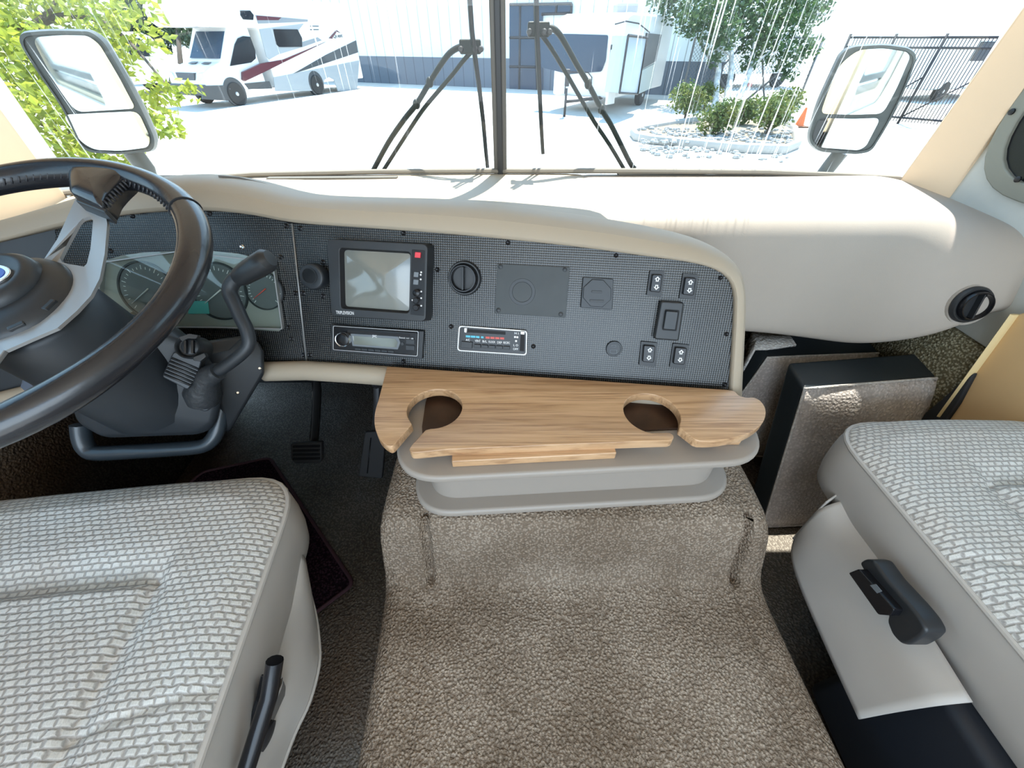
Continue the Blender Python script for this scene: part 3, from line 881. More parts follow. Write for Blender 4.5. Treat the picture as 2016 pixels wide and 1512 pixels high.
text('lettering', 'TRIPLEVISION', FM, (662, 618), NM + .0003, 6.5, WHITE, mo, spx=(697, 620), bold=0.01)

# stereo
base = FM.pxp(742, 704)
st = thing('car_stereo', 'slim black car stereo with round silver-ringed knob, below the monitor', 'car stereo', base)
obj('trim_ring', plate(FM, [(651, 638), (834, 652), (831, 707), (651, 692)], 0, .008, r=.002), BLACK, st, bevel=.0015)
obj('front_edge', ringplate(FM, [(655, 641), (824, 652), (822, 702), (655, 689)], .008, .012, .0016, .003), ALU, st, bevel=.0004)
obj('faceplate', plate(FM, [(657, 643), (821, 655), (819, 700), (657, 687)], .008, .013, r=.002), BLACKG, st, bevel=.001)
obj('disc_slot', plate(FM, [(684, 650), (806, 659), (806, 663), (684, 654)], .0128, .0133), BLACKM, st, smooth=False)
obj('display', plate(FM, [(694, 661), (778, 667), (783, 674), (780, 684), (697, 678)], .0125, .0138, r=.001), LCD, st, smooth=False)
obj('display_surround', plate(FM, [(690, 657), (784, 663), (788, 675), (783, 688), (694, 681)], .012, .0134, r=.001), GREYBTN, st, smooth=False)
mb, R, c = disc(FM, 673, 669, 14, [(1, .013), (1, .023), (.94, .0245), (.88, .024)], 36)
vk = obj('volume_knob', mb, CHROME, st, sharp=30, label='silver-ringed knob')
mb, R, c = disc(FM, 673, 669, 12, [(1, .014), (1, .0246), (.9, .0252), (.3, .0254)], 36)
obj('knob_cap', mb, BLACKG, vk, sharp=30)
for k in range(6):
    u0 = 699 + k * 13; v0 = 685 + k * 1.0
    obj('preset_button', plate(FM, [(u0, v0), (u0 + 11, v0 + 1), (u0 + 11, v0 + 5), (u0, v0 + 4)], .013, .0145), CHAR, st, bevel=.0003)
for k in range(2):
    obj('side_button', plate(FM, [(799, 668 + k * 12), (816, 669 + k * 12), (816, 678 + k * 12), (799, 677 + k * 12)], .013, .0145), CHAR, st, bevel=.0004)
mb, R, c = disc(FM, 792, 677, 3, [(1, .013), (1, .0142), (.6, .0142)], 14)
obj('aux_socket', mb, CHAR, st)
text('lettering', 'JVC', FM, (733, 665), .0139, 6, WHITE, st, spx=(742, 666), bold=0.03)
text('lettering', 'Bluetooth', FM, (786, 666), .0133, 3.4, WHITE, st, spx=(798, 667))
text('lettering', 'AUX   USB', FM, (800, 667), .0147, 2.6, WHITE, st, spx=(814, 668))

# round rotary knob left of monitor
base = FM.pxp(615, 570)
kn = thing('control_knob', 'round black push knob at left end of the centre panel, against monitor side', 'knob', base)
mb, R, c = disc(FM, 612, 545, 24, [(.8, 0), (.82, .012), (1, .014), (1.0, .030), (.95, .0335), (.86, .0345), (.5, .0335)], 40)
obj('knob_body', mb, CHAR, kn, sharp=50)
mb, R, c = disc(FM, 609, 543, 15, [(1, .034), (1, .0352), (.88, .0352), (.86, .034)], 32)
obj('knob_mark', mb, BLACK, kn)

# air vents
def vent(fr, u, v, r, label, sq=1.0):
    base = fr.pxp(u, v + r)
    t_ = thing('air_vent', label, 'air vent', base, 'round louvre air vents on the dashboard')
    mb, R, c = disc(fr, u, v, r, [(1, 0), (1, .004), (.93, .009), (.86, .009), (.80, .006)], 48)
    obj('bezel', mb, BLACK, t_, sharp=50)
    mb, R, c = disc(fr, u, v, r * .80, [(1.0, .004), (1.0, .012), (.93, .0175), (.86, .0175), (.82, .012), (.80, .004)], 48)
    obj('ball_ring', mb, BLACKG, t_, sharp=50)
    mb, R2, c2 = disc(fr, u, v, r * .66, [(1, .0035), (.98, .0045)], 32)
    obj('throat', mb, BLACKM, t_)
    for k in (0,):
        hh = math.sqrt(max(0, 1 - (k * .55) ** 2)) * R * .80
        a0 = c[0] + k * R * .42
        dep = .015
        mb = MB().prism([fr.p(a0 - .0016, c[1] - hh, .004), fr.p(a0 + .0016, c[1] - hh, .004), fr.p(a0 + .0016, c[1] + hh, .004), fr.p(a0 - .0016, c[1] + hh, .004)], fr.N * dep)
        obj('louvre', mb, BLACK, t_, bevel=.0005)
    return t_
vent(FM, 914, 548, 33, 'round black air vent beside the monitor, facing the driver')
FV = Frame(PT(1915, 601, .856), Vector((1, -.10, .0)), (0, .30, 1))
if FV.N.y > 0: FV = Frame(FV.O, -FV.U, FV.V)
obj('vent_boss', MB().lathe(FV.p(0, 0, 0), -FV.N, [(.046, .002), (.047, .006), (.047, .05)], 32), GREIGE, dash)
vent(FV, 1915, 601, 40, 'round black air vent on the passenger bolster near the side wall')

# blank plate with round emboss
base = FM.pxp(1045, 620)
pl_ = thing('cover_plate', 'rectangular dark plate with faint ring and four corner screws, centre of panel', 'cover plate', base)
obj('plate', plate(FM, [(979, 519), (1122, 526), (1113, 626), (974, 617)], 0, .003, r=.002), SLATE, pl_, bevel=.0006)
mb, R, c = disc(FM, 1028, 575, 26, [(1, .0028), (.98, .0036), (.76, .0036), (.72, .0028)], 40)
obj('ring_emboss', mb, CHAR, pl_)
for u, v in ((985, 525), (1112, 531), (981, 611), (1104, 619)):
    mb, R, c = disc(FM, u, v, 4.5, [(1, .003), (1, .0045), (.5, .0055)], 14)
    obj('screw', mb, CHAR, pl_)
# square outlet
base = FM.pxp(1175, 606)
sq_ = thing('socket_cover', 'small square dark grey socket cover right of the blank plate', 'socket cover', base)
obj('square_frame', plate(FM, [(1148, 545), (1208, 549), (1206, 610), (1143, 606)], 0, .006, r=.003), CHAR, sq_, bevel=.0012)
loc = [FM.px(u, v, .009) for u, v in ((1150, 549), (1204, 552), (1202, 606), (1147, 602))]
lo8 = roundpoly(loc, .014, 1)
obj('octagon_lid', MB().prism([FM.p(a, b_, .005) for a, b_ in lo8], FM.N * .004), CHAR, sq_, bevel=.001)
for k, (v0, ww) in enumerate(((572, 10), (590, 14))):
    obj('lid_rib', plate(FM, [(1175 - ww, v0), (1175 + ww, v0 + 1), (1175 + ww, v0 + 5), (1175 - ww, v0 + 4)], .009, .0105), BLACK, sq_, bevel=.0004)

# climate control
base = FM.pxp(968, 695)
ac = thing('climate_control', 'black heater control with white outline, blue and red temperature bars', 'climate control', base)
obj('plate', plate(FM, [(904, 642), (1037, 652), (1036, 699), (901, 690)], 0, .004, r=.006), BLACKG, ac, bevel=.0006)
obj('outline', ringplate(FM, [(903, 641), (1038, 651), (1037, 700), (900, 691)], .003, .0055, .0022, .0065), WHITE, ac, bevel=.0004)
obj('slider_slot', plate(FM, [(917, 648), (995, 653), (995, 659), (917, 654)], .0038, .0045), BLACKM, ac, smooth=False)
obj('temperature_slider', plate(FM, [(914, 646), (919, 646), (918, 655), (914, 654)], .004, .012, r=.0005), WHITE, ac, bevel=.0005)
obj('slider_slot', plate(FM, [(1025, 655), (1033, 656), (1032, 692), (1023, 691)], .0038, .0045), BLACKM, ac, smooth=False)
obj('fan_slider', plate(FM, [(1025, 653), (1033, 653), (1032, 659), (1025, 658)], .004, .012, r=.0005), WHITE, ac, bevel=.0005)
for k in range(4):
    u0 = 917 + k * 10
    obj('temperature_bar', plate(FM, [(u0, 660 + k * .6), (u0 + (9, 9, 7, 5)[k], 660.6 + k * .6), (u0 + (9, 9, 7, 5)[k], 664.6 + k * .6), (u0, 664 + k * .6)], .0042, .0046), CYANBAR, ac, smooth=False)
for k in range(4):
    u0 = 956 + k * 9.5
    obj('temperature_bar', plate(FM, [(u0, 662.5 + k * .5), (u0 + 8, 663 + k * .5), (u0 + 8, 667 + k * .5), (u0, 666.5 + k * .5)], .0042, .0046), REDBAR, ac, smooth=False)
obj('button', plate(FM, [(908, 672), (930, 674), (929, 686), (907, 684)], .004, .0075, r=.001), BLACK, ac, bevel=.0006)
for k in range(5):
    u0 = 933 + k * 14.4; v0 = 678 + k * .9
    obj('button', plate(FM, [(u0, v0), (u0 + 13, v0 + .8), (u0 + 13, v0 + 7), (u0, v0 + 6.2)], .004, .0075, r=.001), BLACK, ac, bevel=.0006)
for s_, x0, x1, y0 in (('A/C', 917, 925, 671), ('VENT', 935, 946, 673), ('B/L', 950, 959, 674), ('FLOOR', 962, 975, 675), ('DEF', 979, 988, 676), ('RECIRC', 991, 1004, 676.5)):
    text('lettering', s_, FM, (x0, y0), .0044, 4.4, WHITE, ac, spx=(x1, y0 + .6), bold=.01)
for s_, x0, x1, y0 in (('H I', 1013, 1021, 658), ('L O', 1011, 1020, 681.5), ('OFF', 1010, 1020, 689)):
    text('lettering', s_, FM, (x0, y0), .0044, 4.2, WHITE, ac, spx=(x1, y0 + .5), bold=.01)
for u, v in ((1014, 663.5), (1018.5, 664), (1016, 671.5)):
    obj('fan_mark', plate(FM, [(u - 1.8, v - 1.8), (u + 1.8, v - 1.8), (u + 1.8, v + 1.8), (u - 1.8, v + 1.8)], .0042, .0046), WHITE, ac, smooth=False)

# charger socket
base = FM.pxp(1209, 700)
us = thing('charger_socket', 'small round black charger socket left of the lower rocker switches', 'socket', base)
mb, R, c = disc(FM, 1209, 687, 16, [(1, 0), (1, .003), (.94, .0045), (.8, .0045), (.78, .0035)], 36)
obj('rim', mb, CHAR, us, sharp=50)
for (u0, v0, u1, v1) in ((1204, 679, 1213, 683), (1201, 688, 1215, 695)):
    obj('port', ringplate(FM, [(u0, v0), (u1, v0 + .7), (u1 - .5, v1 + .7), (u0 - .5, v1)], .0035, .0045, .0006, .0008), GREYBTN, us, smooth=False)

# rocker switches with arrows
def rocker(q, label, group):
    (a, b_, c, d) = q
    cx = sum(p[0] for p in q) / 4; cy = sum(p[1] for p in q) / 4
    t_ = thing('rocker_switch', label, 'switch', FM.pxp(cx, d[1]), group)
    obj('bezel', plate(FM, q, 0, .0035, r=.0015), BLACK, t_, bevel=.0006)
    s_ = .70
    inner = [(cx + (p[0] - cx) * s_ + 1.5, cy + (p[1] - cy) * s_) for p in q]
    rk = obj('rocker', plate(FM, inner, .003, .010, r=.003), BLACKG, t_, bevel=.0016)
    w_ = abs(b_[0] - a[0])
    # outlined arrows up and down
    for sgn, dv in ((1, -.155), (-1, .155)):
        hgt = abs(d[1] - a[1])
        cc = FM.px(cx + 2.5 - dv * 6, cy + hgt * dv, .0105)
        sz = .0048
        outl = [(0, 1), (1.0, .0), (.5, 0), (.5, -.75), (-.5, -.75), (-.5, 0), (-1.0, 0)]
        inl = [(0, .55), (.42, .16), (.22, .16), (.22, -.45), (-.22, -.45), (-.22, .16), (-.42, .16)]
        f2 = lambda L: [FM.p(cc[0] + x * sz, cc[1] + y * sz * sgn, .0101) for x, y in L]
        obj('arrow_mark', MB().ring(f2(outl), f2(inl), FM.N * .0003), WHITE, rk, smooth=False)
    return t_
G = 'small rocker switches marked with up and down arrows'
rocker([(1280, 532), (1309, 533), (1302, 584), (1273, 581)], 'upper left arrow rocker switch of the four, above the large plain switch', G)
rocker([(1345, 538), (1375, 540), (1368, 590), (1337, 587)], 'upper right arrow rocker switch, nearest the rounded panel corner', G)
rocker([(1262, 672), (1295, 675), (1290, 722), (1258, 719)], 'lower left arrow rocker switch, next to the round charger socket', G)
rocker([(1325, 676), (1358, 679), (1350, 726), (1318, 723)], 'lower right arrow rocker switch, closest to the wooden tray end', G)
base = FM.pxp(1318, 672)
bs = thing('rocker_switch', 'large plain black rocker switch in raised housing among four arrow switches', 'switch', base)
obj('housing', plate(FM, [(1302, 592), (1348, 595), (1337, 672), (1288, 668)], 0, .013, r=.005), BLACK, bs, bevel=.004)
obj('rocker_surround', plate(FM, [(1310, 609), (1338, 611), (1332, 652), (1304, 650)], .013, .0142, r=.002), BLACKM, bs, smooth=False)
obj('rocker', plate(FM, [(1312, 612), (1336, 614), (1330, 650), (1306, 648)], .012, .020, r=.002), CHAR, bs, bevel=.002)

# ================================================================== STEERING WHEEL
WC = Vector((-.611, .409, -.212))
el, az = math.radians(72), math.radians(7.7)
WN = Vector((math.cos(el) * math.sin(az), -math.cos(el) * math.cos(az), math.sin(el)))
_wu = Vector((0, 0, 1)).cross(WN).normalized()
FW = Frame(WC, _wu, WN.cross(_wu))
RW = .220
sw = thing('steering_wheel', 'large black leather steering wheel with silver spokes and oval badge', 'steering wheel', WC - WN * .05)
th = lambda a: (RW * math.cos(a), RW * math.sin(a))
rim = [FW.p(*th(2 * PI * k / 96), 0) for k in range(96)]
obj('rim', MB().tube(rim, [.0175 + .0012 * math.sin(5 * 2 * PI * k / 96) for k in range(96)], 20, closed=True), LEATHER, sw)
# stitches along the inside of the rim
mb = MB()
for k in range(150):
    a = 2 * PI * k / 150
    c_, s_ = math.cos(a), math.sin(a)
    c2, s2 = math.cos(a + .022), math.sin(a + .022)
    r_ = RW - .0145
    mb.tube([FW.p(c_ * (r_ - .001), s_ * (r_ - .001), .0085), FW.p(c2 * (r_ - .004), s2 * (r_ - .004), .002)], .0011, 5)
obj('stitching', mb, mat('stitch_black', (.05, .05, .055), .5), sw)
for a in (math.radians(33), math.radians(118), math.radians(250)):
    c_, s_ = math.cos(a), math.sin(a)
    ctr = FW.p(RW * c_, RW * s_, 0); tang = (FW.U * -s_ + FW.V * c_)
    obj('rim_joint', MB().lathe(ctr - tang * .0012, tang, [(.0189, 0), (.0193, .0012), (.0189, .0024)], 28), BLACKM, sw)
# spokes: plates traced on the wheel plane, with a slot
def spoke(px_out, px_in, name='spoke'):
    n1 = -.006
    lo = [FW.px(u, v, n1) for u, v in px_out]; li = [FW.px(u, v, n1) for u, v in px_in]
    return lo, li
sp_out = [(150, 388), (206, 412), (211, 440), (206, 500), (196, 548), (178, 582), (150, 612), (112, 645), (60, 668), (10, 690), (-40, 650), (0, 560), (80, 520), (112, 470)]
sp_in = [(163, 430), (177, 426), (183, 434), (181, 460), (178, 490), (171, 519), (165, 525), (150, 522), (135, 520), (122, 516), (118, 508), (130, 484), (144, 458), (155, 438)]
def dished(px):
    out = []
    for u, v in px:
        n_ = -.008
        for _ in range(5):
            a, b_ = FW.px(u, v, n_)
            k = max(0, min(1, (.150 - math.hypot(a, b_)) / .075))
            n_ = -.008 - .020 * k * k * (3 - 2 * k)
        out.append(FW.p(a, b_, n_))
    return out
dlo, dli = dished(sp_out), dished(sp_in)
lo, li = spoke(sp_out, sp_in)
mb = MB().ring(dlo, dli, FW.N * -.004)
obj('spoke', mb, ALU, sw, label='satin silver spoke plate with a slot', sharp=25)
# mirrored spoke to the left, down-left
axis2 = Vector((1, 0))
def mir(L, ang0, ang1):
    out = []
    for a, b_ in L:
        r_ = math.hypot(a, b_); q = math.atan2(b_, a)
        q = ang1 - (q - ang0)
        out.append((r_ * math.cos(q), r_ * math.sin(q)))
    return out
a0 = math.atan2(*reversed([(lo[0][0] + lo[1][0]) / 2, (lo[0][1] + lo[1][1]) / 2]))
lo2, li2 = [(-a, -b_) for a, b_ in lo], [(-a, -b_) for a, b_ in li]
mb = MB().ring([FW.p(a, b_, -.036) for a, b_ in lo2], [FW.p(a, b_, -.036) for a, b_ in li2], FW.N * -.005)
obj('spoke', mb, ALU, sw, bevel=.0012, seg=2)
# lower spoke
lowsp = [(0.03, -.03), (.022, -.12), (.03, -.192), (-.03, -.192), (-.022, -.12), (-.03, -.03)]
obj('spoke', MB().prism([FW.p(a, b_, -.030) for a, b_ in lowsp], FW.N * -.005), ALU, sw, bevel=.001)
# leather yoke where the visible spoke meets the rim
ya = [FW.px(u, v, 0) for u, v in ((150, 393), (146, 362), (150, 335), (200, 330), (262, 338), (258, 356), (238, 374), (222, 392), (214, 412), (208, 418))]
cy0 = FW.px(195, 372, 0)
mb = MB()
rows = []
for q_, n_z in ((.97, -.016), (1.0, -.006), (1.0, .004), (.94, .011), (.75, .0145), (.4, .0155), (.01, .0158)):
    rows.append([FW.p(cy0[0] + (a - cy0[0]) * q_, cy0[1] + (b_ - cy0[1]) * q_, n_z) for a, b_ in roundpoly(ya, .006, 3)])
mb.grid(rows, closed_u=True)
obj('spoke_yoke', mb, LEATHER, sw, sharp=80)
mb = MB()
for k in range(9):
    q = FW.px(216 + k * 5.2, 408 - k * 6.4 + k * k * .12, 0)
    mb.tube([FW.p(q[0] - .0005, q[1] + .001, .0095), FW.p(q[0] + .0028, q[1] - .0015, .001)], .0014, 6)
obj('yoke_lacing', mb, mat('stitch_black2', (.03, .03, .035), .5), sw)
obj('spoke_clip', plate(FW, [(150, 385), (208, 410), (206, 418), (148, 395)], -.014, .006), CHAR, sw, bevel=.002)
# hub
_hc = PT(6, 571, 1.0); _hp = WC - WN * .026
HC = _hc * (_hp.dot(WN) / _hc.dot(WN))
_hs = PT(30, 600, 1.0); HS = _hs * ((_hp - WN * .012).dot(WN) / _hs.dot(WN))
obj('hub', MB().lathe(HS, WN, [(.060, -.010), (.070, -.002), (.072, .006), (.066, .016), (.048, .022)], 48), CHAR, sw, sharp=60)
mb = MB().lathe(HC + WN * .004, WN, [(.048, -.022), (.0485, .004), (.046, .013), (.040, .018), (.034, .0185), (.030, .0165), (.001, .0165)], 48)
obj('horn_pad', mb, CHAR, sw, sharp=60, label='round slate-grey horn pad')
_fw0 = FW
FW = Frame(HC + WN * .004, _fw0.U, _fw0.V)
FHS = Frame(HS, _fw0.U, _fw0.V)
def oval(a, b_, rx, ry, n, k=40): return [FW.p(a + rx * math.cos(2 * PI * i / k), b_ + ry * math.sin(2 * PI * i / k), n) for i in range(k)]
obj('badge_rim', MB().prism(oval(0, 0, .030, .019, .0160), FW.N * .004), CHROME, sw, bevel=.001)
bd = obj('badge', MB().prism(oval(0, 0, .025, .0145, .0185), FW.N * .0022), EMBLUE, sw, bevel=.0005, label='blue oval badge with script lettering')
cu = bpy.data.curves.new('t', 'FONT'); cu.body = 'Ford'; cu.shear = .4; cu.resolution_u = 3
to = bpy.data.objects.new('t', cu); me0 = bpy.data.meshes.new_from_object(to); bpy.data.objects.remove(to)
xs = [v.co.x for v in me0.vertices]; ys = [v.co.y for v in me0.vertices]
s_ = .030 / (max(xs) - min(xs))
mb = MB(); mb.add([FW.p((v.co.x - (max(xs) + min(xs)) / 2) * s_, (v.co.y - (max(ys) + min(ys)) / 2) * s_, .0210) for v in me0.vertices], [list(p.vertices) for p in me0.polygons])
obj('badge_script', mb, CHROME, bd, smooth=False, recalc=False)
for ang in (-18, -52, -85):
    a = math.radians(ang)
    c_ = Vector((math.cos(a), math.sin(a)))
    q = [(c_.x * r_ + -c_.y * w_, c_.y * r_ + c_.x * w_) for r_, w_ in ((.053, -.009), (.067, -.008), (.067, .008), (.053, .009))]
    obj('horn_recess', MB().prism([FHS.p(a_, b_, .006) for a_, b_ in q], FHS.N * .0115), BLACK, sw, bevel=.0015)

FW = _fw0
# ================================================================== STEERING COLUMN
colm = thing('steering_column', 'black steering column shroud with shift lever, below the steering wheel', 'steering column', PT(300, 860, .66))
obj('upper_shroud', MB().lathe(WC - WN * .04, -WN, [(.060, 0), (.070, .01), (.072, .08), (.078, .14), (.08, .22)], 40), CHAR, colm, sharp=60)
front = [(185, 596, .545), (245, 640, .56), (352, 647, .615), (400, 686, .625), (430, 735, .65), (440, 775, .665), (425, 838, .675), (396, 855, .675), (205, 862, .63), (152, 832, .60), (138, 780, .56)]
obj('lower_shroud', MB().hull([PT(u, v, t_) for u, v, t_ in front] + [PT(u, v, t_ + .13) for u, v, t_ in front]), CHAR, colm, bevel=.014, seg=4)
obj('tilt_wedge', MB().hull([PT(u, v, t_) for u, v, t_ in ((56, 712, .60), (40, 762, .60), (56, 776, .61), (125, 758, .58), (66, 712, .57), (56, 712, .7), (40, 762, .7), (125, 758, .7))]), mat('blue_grey_plastic', (.11, .13, .17), .5), colm, bevel=.006)
# ribbed pad and ignition cap share a plane on the shroud's right shoulder
FR_ = Frame(PT(352, 728, .612), PT(385, 745, .622) - PT(318, 715, .60), PT(372, 690, .612) - PT(335, 762, .612))
if FR_.N.dot(-FR_.O) < 0: FR_ = Frame(FR_.O, -FR_.U, FR_.V)
obj('ribbed_pad', plate(FR_, [(341, 692), (398, 708), (388, 740), (370, 768), (318, 742)], -.004, .018, r=.004), CHAR, colm, bevel=.002)
for k in range(6):
    q = k / 5
    a = (338 - 15 * q, 705 + 32 * q); b2 = (391 - 15 * q, 727 + 32 * q)
    pa, pb = FR_.px(*a, .0185), FR_.px(*b2, .0185)
    obj('rib', MB().tube([FR_.p(*pa, .0185), FR_.p(*pb, .0185)], .0018, 8), BLACK, colm)
FI = Frame(PT(374, 684, .600), (1, .25, -.25), (-.1, .6, .8))
if FI.N.dot(-FI.O) < 0: FI = Frame(FI.O, -FI.U, FI.V)
mb, R, c = disc(FI, 373, 684, 27, [(1.02, -.03), (1.04, .0), (1, .012), (.9, .016), (.78, .014), (.74, .008)], 36)
ig = obj('ignition_cap', mb, BLACK, colm, sharp=50)
mb, R, c = disc(FI, 374, 683, 19, [(1, .006), (1, .011), (.8, .013)], 30)
obj('lock_face', mb, CHAR, ig)
for s_ in (-1, 1):
    q = FI.px(374 + s_ * 7, 683, .014)
    obj('key_bar', MB().box(FI.p(*q, .013), .0016, .010, .006, Matrix((FI.U, FI.V, FI.N)).transposed()), BLACKG, ig, bevel=.0006)
for pts in (((352, 664), (372, 657), (390, 660), (386, 667), (370, 666), (358, 672)), ((379, 703), (402, 694), (406, 702), (394, 712), (380, 710))):
    obj('cap_lip', plate(FI, pts, .010, .021, r=.002), BLACK, ig, bevel=.002)
# boot and shift lever
boot = [((400, 792, .650), .022), ((398, 775, .642), .026), ((402, 757, .632), .021), ((408, 742, .624), .018), ((418, 736, .618), .016), ((430, 730, .615), .0135)]
obj('lever_boot', MB().tube([PT(*p) for p, r in boot], [r for p, r in boot], 24), mat('boot_rubber', (.03, .033, .037), .45, bump=(60, .5, .006)), colm)
FB_ = Frame(PT(398, 775, .648), FR_.U, FR_.V)
ring_ = [(366, 770), (378, 758), (400, 752), (428, 748), (434, 762), (420, 800), (406, 812), (385, 806), (368, 790)]
obj('boot_flange', plate(FB_, ring_, -.004, .005, r=.006), CHAR, colm, bevel=.003)
lev = [(428, 731, .616), (450, 717, .612), (478, 694, .608), (490, 676, .606), (486, 650, .603), (474, 625, .600), (462, 598, .597), (453, 577, .595), (455, 562, .594), (463, 551, .593), (472, 545, .592)]
def smoothpath(P, n=6):
    out = []
    P = [P[0]] + P + [P[-1]]
    for i in range(1, len(P) - 2):
        for k in range(n):
            s_ = k / n
            p0, p1, p2, p3 = P[i - 1], P[i], P[i + 1], P[i + 2]
            out.append(0.5 * ((2 * p1) + (p2 - p0) * s_ + (2 * p0 - 5 * p1 + 4 * p2 - p3) * s_ ** 2 + (-p0 + 3 * p1 - 3 * p2 + p3) * s_ ** 3))
    out.append(P[-2]); return out
lp = smoothpath([PT(*q) for q in lev])
lv = obj('shift_lever', MB().tube(lp, [.0092 + .0022 * (i / len(lp)) for i in range(len(lp))], 18), CHAR, colm)
hp = [PT(468, 549, .592), PT(474, 545, .591), PT(490, 534, .587), PT(510, 522, .582), PT(526, 512, .579), PT(533, 508, .578)]
obj('lever_grip', MB().tube(hp, [.0120, .0150, .0168, .0182, .0180, .0125], 18, squash=(.95, 1.1)), BLACK, lv, bevel=.0)

# lower covers and the bent bar under the column
lc = thing('column_cover', 'black lower dash cover right of the steering column', 'dash cover', PT(480, 860, .72))
cov = [(398, 700, .66), (402, 672, .66), (478, 661, .70), (508, 672, .715), (519, 692, .72), (521, 735, .725), (492, 775, .735), (452, 850, .75), (428, 850, .75)]
obj('cover_shell', MB().hull([PT(u, v, t_) for u, v, t_ in cov] + [PT(u, v, t_ + .09) for u, v, t_ in cov]), BLACK, lc, bevel=.010)
obj('cover_top', MB().hull([PT(u, v, t_) for u, v, t_ in ((404, 676, .655), (440, 668, .675), (478, 664, .692), (452, 690, .672), (410, 700, .655), (404, 676, .68), (478, 664, .71), (410, 700, .68))]), CHAR, lc, bevel=.003)
for u, v in ((511, 725), (468, 773)):
    obj('screw', MB().lathe(PT(u, v, .722), -ray(u, v), [(.0035, -.004), (.0035, .003), (.002, .0045)], 12), CHROME, lc)
bar = [(158, 836, .70), (161, 862, .705), (170, 882, .71), (190, 892, .713), (260, 889, .72), (340, 884, .728), (395, 879, .733), (416, 868, .735), (428, 846, .736), (434, 815, .735), (441, 780, .733), (447, 740, .731), (452, 712, .73), (446, 700, .73), (425, 694, .72)]
br_ = MB().tube(smoothpath([PT(*q) for q in bar], 4), .0155, 8, squash=(1.0, .85))
obj('column_bracket', br_, mat('painted_steel', (.035, .045, .055), .38, coat=.3), None, smooth=True, sharp=70,
    label='bent black steel bar looping below the steering column', cat='bracket')
# crossmember so that the bracket hangs from something
obj('cross_tube', MB().tube([Vector((-.95, .66, -.50)), Vector((-.1, .66, -.52)), Vector((.3, .66, -.52))], .016, 10), BLACKM, dash)

# ================================================================== PEDALS, MAT
FPD = Frame(PT(603, 892, 1.02), (1, 0, 0), (0, .55, .83))
br = thing('brake_pedal', 'wide ribbed black brake pedal on a hanging arm', 'pedal', PT(603, 912, 1.02))
obj('pad', plate(FPD, [(571, 873), (632, 870), (633, 905), (628, 913), (580, 913), (572, 905)], -.018, 0, r=.006), RUBBER, br, bevel=.004)
for k in range(4):
    v0 = 878 + k * 8
    obj('tread_rib', plate(FPD, [(576, v0), (629, v0 - 1), (629, v0 + 3), (576, v0 + 4)], -.001, .004), BLACKG, br, bevel=.001)
obj('arm', MB().tube([PT(618, 870, 1.05), PT(622, 820, 1.06), PT(624, 770, 1.04), PT(620, 735, 1.02), Vector((-.55, .67, -.49))], .013, 8, squash=(1.4, .7)), mat('pedal_steel', (.03, .03, .032), .4, metal=.5), br)
gp = thing('accelerator_pedal', 'tall narrow black accelerator pedal beside the carpeted engine cover', 'pedal', PT(735, 940, 1.0))
FPA = Frame(PT(735, 900, 1.0), (1, .05, 0), (0, .6, .8))
obj('pad', plate(FPA, [(718, 850), (760, 848), (752, 943), (705, 938)], -.015, 0, r=.006), RUBBER, gp, bevel=.004)
obj('pad_groove', plate(FPA, [(729, 862), (731, 862), (724, 932), (722, 932)], -.001, .002), BLACKG, gp)
obj('arm', MB().tube([PT(738, 850, 1.02), PT(742, 800, 1.04), PT(742, 760, 1.03), Vector((-.36, .67, -.50))], .009, 8), IRON, gp)

zm = ZF + .006
mpts = [PZ(u, v, zm) for u, v in ((532, 902), (697, 1150), (614, 1212), (560, 1225), (430, 1160), (320, 1000), (400, 930))]
loc = roundpoly([(p.x, p.y) for p in mpts], .02, 4)
fm = thing('floor_mat', 'dark burgundy carpet floor mat with bound edge, under the driver seat', 'floor mat', mpts[0].lerp(mpts[3], .5))
obj('pile', MB().prism([Vector((a, b_, ZF)) for a, b_ in loc], (0, 0, .009)), MATC, fm, bevel=.003)
obj('binding', MB().tube([Vector((a, b_, ZF + .008)) for a, b_ in loc], .005, 8, closed=True), mat('maroon_binding', (.06, .02, .025), .8), fm)

